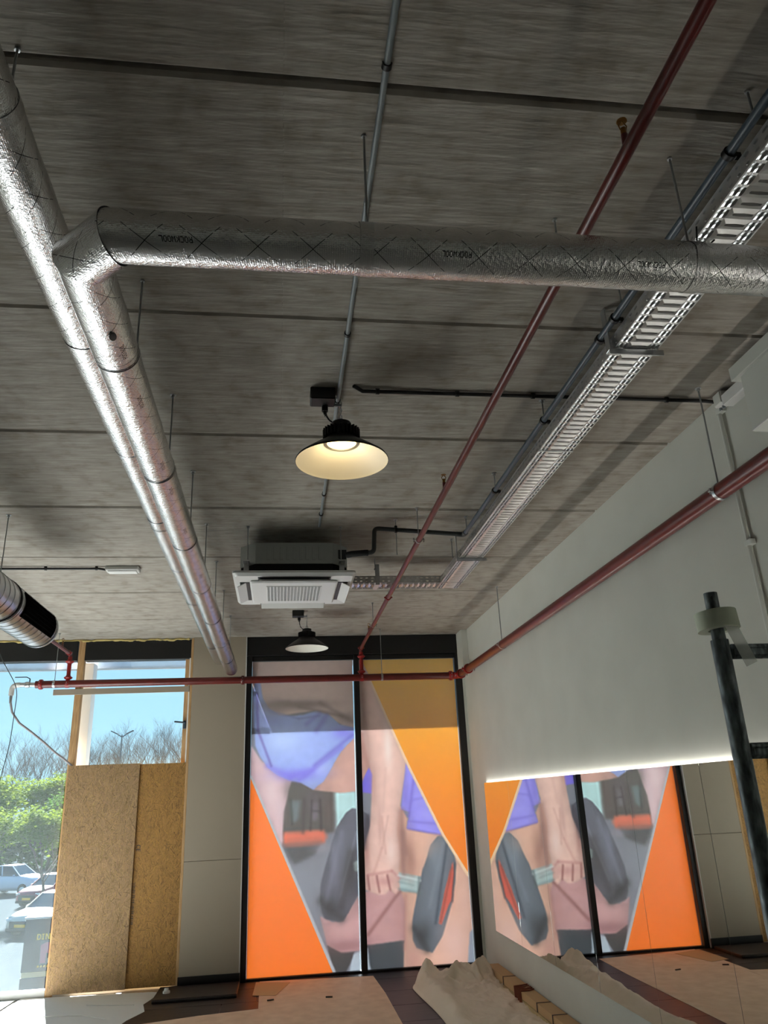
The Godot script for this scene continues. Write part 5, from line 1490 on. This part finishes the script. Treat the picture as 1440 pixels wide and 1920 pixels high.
func build_outdoors():
	struct("ground", gbox(Vector3(-20, -3.05, -71.2), Vector3(160, 0.3, 120)), M.ground)
	struct("terrace", gbox(Vector3(-2.0, -1.6, -10.45), Vector3(14, 3.1, 0.6), 0.01), M.ground)
	# canopy over the shop front: glazed on one side, solid over the film window
	var cg := struct("canopy")
	part(cg, "glass_roof", gbox(Vector3(-3.0, 3.8, -10.88), Vector3(4.9, 0.012, 1.42)), M.canopy_glass)
	part(cg, "front_beam", gbox(Vector3(-3.0, 3.81, -11.6), Vector3(4.9, 0.05, 0.04), 0.004), M.conduit)
	part(cg, "middle_bar", gbox(Vector3(-3.0, 3.82, -10.95), Vector3(4.9, 0.04, 0.03), 0.004), M.conduit)
	part(cg, "solid_roof", gbox(Vector3(2.0, 3.88, -10.88), Vector3(5.06, 0.2, 1.44), 0.004), M.canopy)
	struct("column", gbox(Vector3(-2.42, 1.75, -10.3), Vector3(0.125, 3.8, 0.2), 0.006), M.white)
	# parking lot, one storey below
	var gy := -2.9
	make_car("cream car with yellow plate parked before the red hatchback", Vector3(-9.6, gy, -38.6), deg_to_rad(-24), Color(0.7, 0.68, 0.62))
	make_car("small red hatchback parked behind the cream car", Vector3(-12.5, gy, -49.4), deg_to_rad(-24), Color(0.5, 0.12, 0.13))
	make_car("dark blue car beside the red hatchback", Vector3(-10.4, gy, -46.6), deg_to_rad(-24), Color(0.12, 0.2, 0.3))
	make_car("white car parked sideways under the trees", Vector3(-16.6, gy, -56.0), deg_to_rad(68), Color(0.7, 0.75, 0.8), 1.7)
	# leafy trees along the lot
	var near := "leafy trees along the parking lot"
	make_tree("young leafy tree with slim trunk between the parked cars", Vector3(-11.98, gy, -45.1), 5.4, 31, 5200, M.leaf, near)
	make_tree("leafy tree at the kerb before the white car", Vector3(-14.0, gy, -43.0), 5.2, 32, 5200, M.leaf, near)
	make_tree("full green tree behind the white car", Vector3(-22.5, gy, -68.0), 7.5, 33, 7000, M.leaf, near)
	make_tree("dark green tree behind the parked cars", Vector3(-17.5, gy, -70.0), 6.6, 34, 7000, M.leaf_dark, near)
	make_tree("dark green tree by the far end of the lot", Vector3(-26.5, gy, -72.0), 6.6, 35, 7000, M.leaf_dark, near)
	make_tree("light green tree by the far end of the lot", Vector3(-20.0, gy, -76.0), 8.0, 36, 6000, M.leaf, near)
	# hedge closing the lot
	var hd := thing("hedge", "long dark hedge closing the far side of the parking lot", "hedge", Vector3(-20, gy, -79))
	var rr := RandomNumberGenerator.new(); rr.seed = 51
	var g := Geo.new()
	for i in 9000:
		var c := Vector3(rr.randf_range(-14, 14), rr.randf_range(0.0, 3.4) , rr.randf_range(-0.8, 0.8))
		var b := Basis.from_euler(Vector3(rr.randf() * TAU, rr.randf() * TAU, 0))
		var s := rr.randf_range(0.16, 0.3)
		g.face([c + b * Vector3(-s, 0, 0), c + b * Vector3(0, 0, s * 0.6), c + b * Vector3(s, 0, 0), c + b * Vector3(0, 0, -s * 0.6)], b.y)
	var hf := part(hd, "foliage", g, M.leaf_dark)
	hf.set_meta("kind", "stuff")
	# bare trees in a row beyond
	var far := "row of bare trees beyond the parking lot"
	var lab := "tall bare tree in the row beyond the parking lot"
	var protos := []
	for k in 3: protos.append(make_tree(lab, Vector3(-25.0 + 5.5 * k, gy, -85.0 - k), 13.0 + 0.4 * k, 61 + k, 0, M.bark, far))
	var xs := [-22.4, -17.0, -11.6, -9.0, -28.5, -6.5]
	for i in xs.size():
		var c := copy(protos[i % 3])
		c.position = Vector3(xs[i], gy, -88.0 - (i * 7) % 5)
		c.rotation.y = 1.3 * i + 0.4
		c.scale = Vector3.ONE * (0.94 + 0.04 * (i % 4))
	# street lamp with two arms
	var l := thing("street_lamp", "tall street lamp with two raised arms before the bare trees", "street lamp", Vector3(-14.5, gy, -76.0))
	g = Geo.new()
	g.tube([Vector3.ZERO, Vector3(0, 11.2, 0)], 0.11, 8, true, 0.06)
	part(l, "post", g, M.pvc)
	for s in [-1.0, 1.0]:
		g = Geo.new()
		g.tube([Vector3(0, 11.0, 0), Vector3(s * 0.35, 11.2, 0)], 0.05, 6)
		g.box(Vector3(s * 0.68, 11.4, 0), Vector3(0.75, 0.1, 0.28), 0.03, Basis(Vector3.BACK, s * 0.45))
		part(l, "lamp_arm", g, M.pvc)
	# advertising kiosk on the lot
	var a := thing("advertising_kiosk", "dark blue kiosk with a yellow-headed poster on the parking lot", "kiosk", Vector3(-6.15, gy, -26.4))
	a.rotation.y = 0.05
	part(a, "cabinet", gbox(Vector3(0, 1.15, -0.7), Vector3(2.4, 1.36, 1.4), 0.01), M.sign_blue)
	part(a, "plinth_band", gbox(Vector3(0, 0.4, -0.7), Vector3(2.36, 0.16, 1.36), 0.01), M.card_edge)
	part(a, "plinth", gbox(Vector3(0, 0.165, -0.7), Vector3(2.4, 0.33, 1.4), 0.01), M.sign_blue)
	part(a, "roof", gbox(Vector3(0, 1.86, -0.72), Vector3(2.5, 0.06, 1.5), 0.01), M.screed)
	part(a, "picture_panel", gbox(Vector3(-0.42, 0.95, 0.012), Vector3(0.62, 0.62, 0.02), 0.003), M.pvc)
	var pic := Geo.new()
	pic.prism(PackedVector2Array([Vector2(-0.27, -0.2), Vector2(-0.12, -0.27), Vector2(0.1, -0.24), Vector2(0.17, -0.15), Vector2(-0.03, -0.12), Vector2(0.14, -0.02), Vector2(0.03, 0.05), Vector2(-0.1, 0.0), Vector2(-0.11, 0.27), Vector2(-0.26, 0.27)]), 0.0, 0.006, Transform3D(Basis(Vector3.RIGHT, PI * 0.5), Vector3(-0.44, 0.95, 0.024)))
	part(a, "picture_shape", pic, M.poster_pink)
	var tx := letters("DINOLAND", 0.16, Vector3(-0.3, 1.36, 0.004), Basis.IDENTITY, M.sign_yellow)
	tx.name = "heading"; a.add_child(tx, true)
	tx = letters("LEUK", 0.13, Vector3(-0.3, 0.74, 0.03), Basis.IDENTITY, M.white)
	tx.name = "wording"; a.add_child(tx, true)
	for k in 11:
		var sg := Geo.new()
		sg.box(Vector3(-0.74 + 0.085 * k, 0.6, 0.008), Vector3(0.04, 0.05, 0.012), 0.0, Basis(Vector3.BACK, -0.5))
		part(a, "stripe", sg, M.sign_yellow)

# ------------------------------------------------------------------ the scene
func _ready():
	rng.seed = 1
	var cam := Camera3D.new()
	cam.name = "camera"
	cam.transform = Transform3D(Basis(Vector3(0.990937, -0.040595, 0.128043), Vector3(-0.007275, 0.935622, 0.352930), Vector3(-0.134127, -0.350663, 0.926847)).orthonormalized(), Vector3(0, 1.89, 0))
	cam.fov = 67.9
	cam.keep_aspect = Camera3D.KEEP_HEIGHT
	cam.near = 0.05; cam.far = 300.0
	add_child(cam)
	cam.current = true
	var we := WorldEnvironment.new()
	we.name = "world_environment"
	var env := Environment.new()
	env.background_mode = Environment.BG_SKY
	var sm := ProceduralSkyMaterial.new()
	sm.sky_top_color = Color(0.42, 0.68, 0.93); sm.sky_horizon_color = Color(0.72, 0.93, 1.0)
	sm.sky_curve = 0.2
	sm.ground_bottom_color = Color(0.45, 0.45, 0.44); sm.ground_horizon_color = Color(0.6, 0.66, 0.68)
	sm.sun_angle_max = 4.0
	var sky := Sky.new()
	sky.sky_material = sm
	env.sky = sky
	env.background_energy_multiplier = 0.88
	env.tonemap_mode = Environment.TONE_MAPPER_LINEAR
	env.tonemap_exposure = 1.42
	env.sdfgi_enabled = true; env.ssao_enabled = true; env.ssil_enabled = true
	we.environment = env
	add_child(we)
	var sun := DirectionalLight3D.new()
	sun.name = "sun"
	sun.transform.basis = Basis.looking_at(Vector3(0.28, -0.7, 1.0).normalized(), Vector3.UP)
	sun.light_color = Color(0.97, 0.99, 1.0)
	sun.light_energy = 15.5
	sun.light_angular_distance = 0.53
	sun.shadow_enabled = true
	add_child(sun)
	make_materials()
	build_shell()
	build_windows()
	build_foil_pipes()
	build_red_pipes()
	build_tray()
	build_conduits()
	make_lamp("lit pendant lamp with a wide white-lined shade, over the middle of the room", "black ceiling socket feeding the lit pendant lamp", Vector3(0.312, 3.53, -3.6), 0.024)
	make_lamp("unlit pendant lamp with a wide dark shade, before the film window", "black ceiling socket feeding the unlit pendant lamp", Vector3(0.3, 3.49, -8.6), 0.0)
	build_air_unit()
	build_duct()
	build_wall_things()
	build_scaffold()
	build_floor_things()
	build_outdoors()
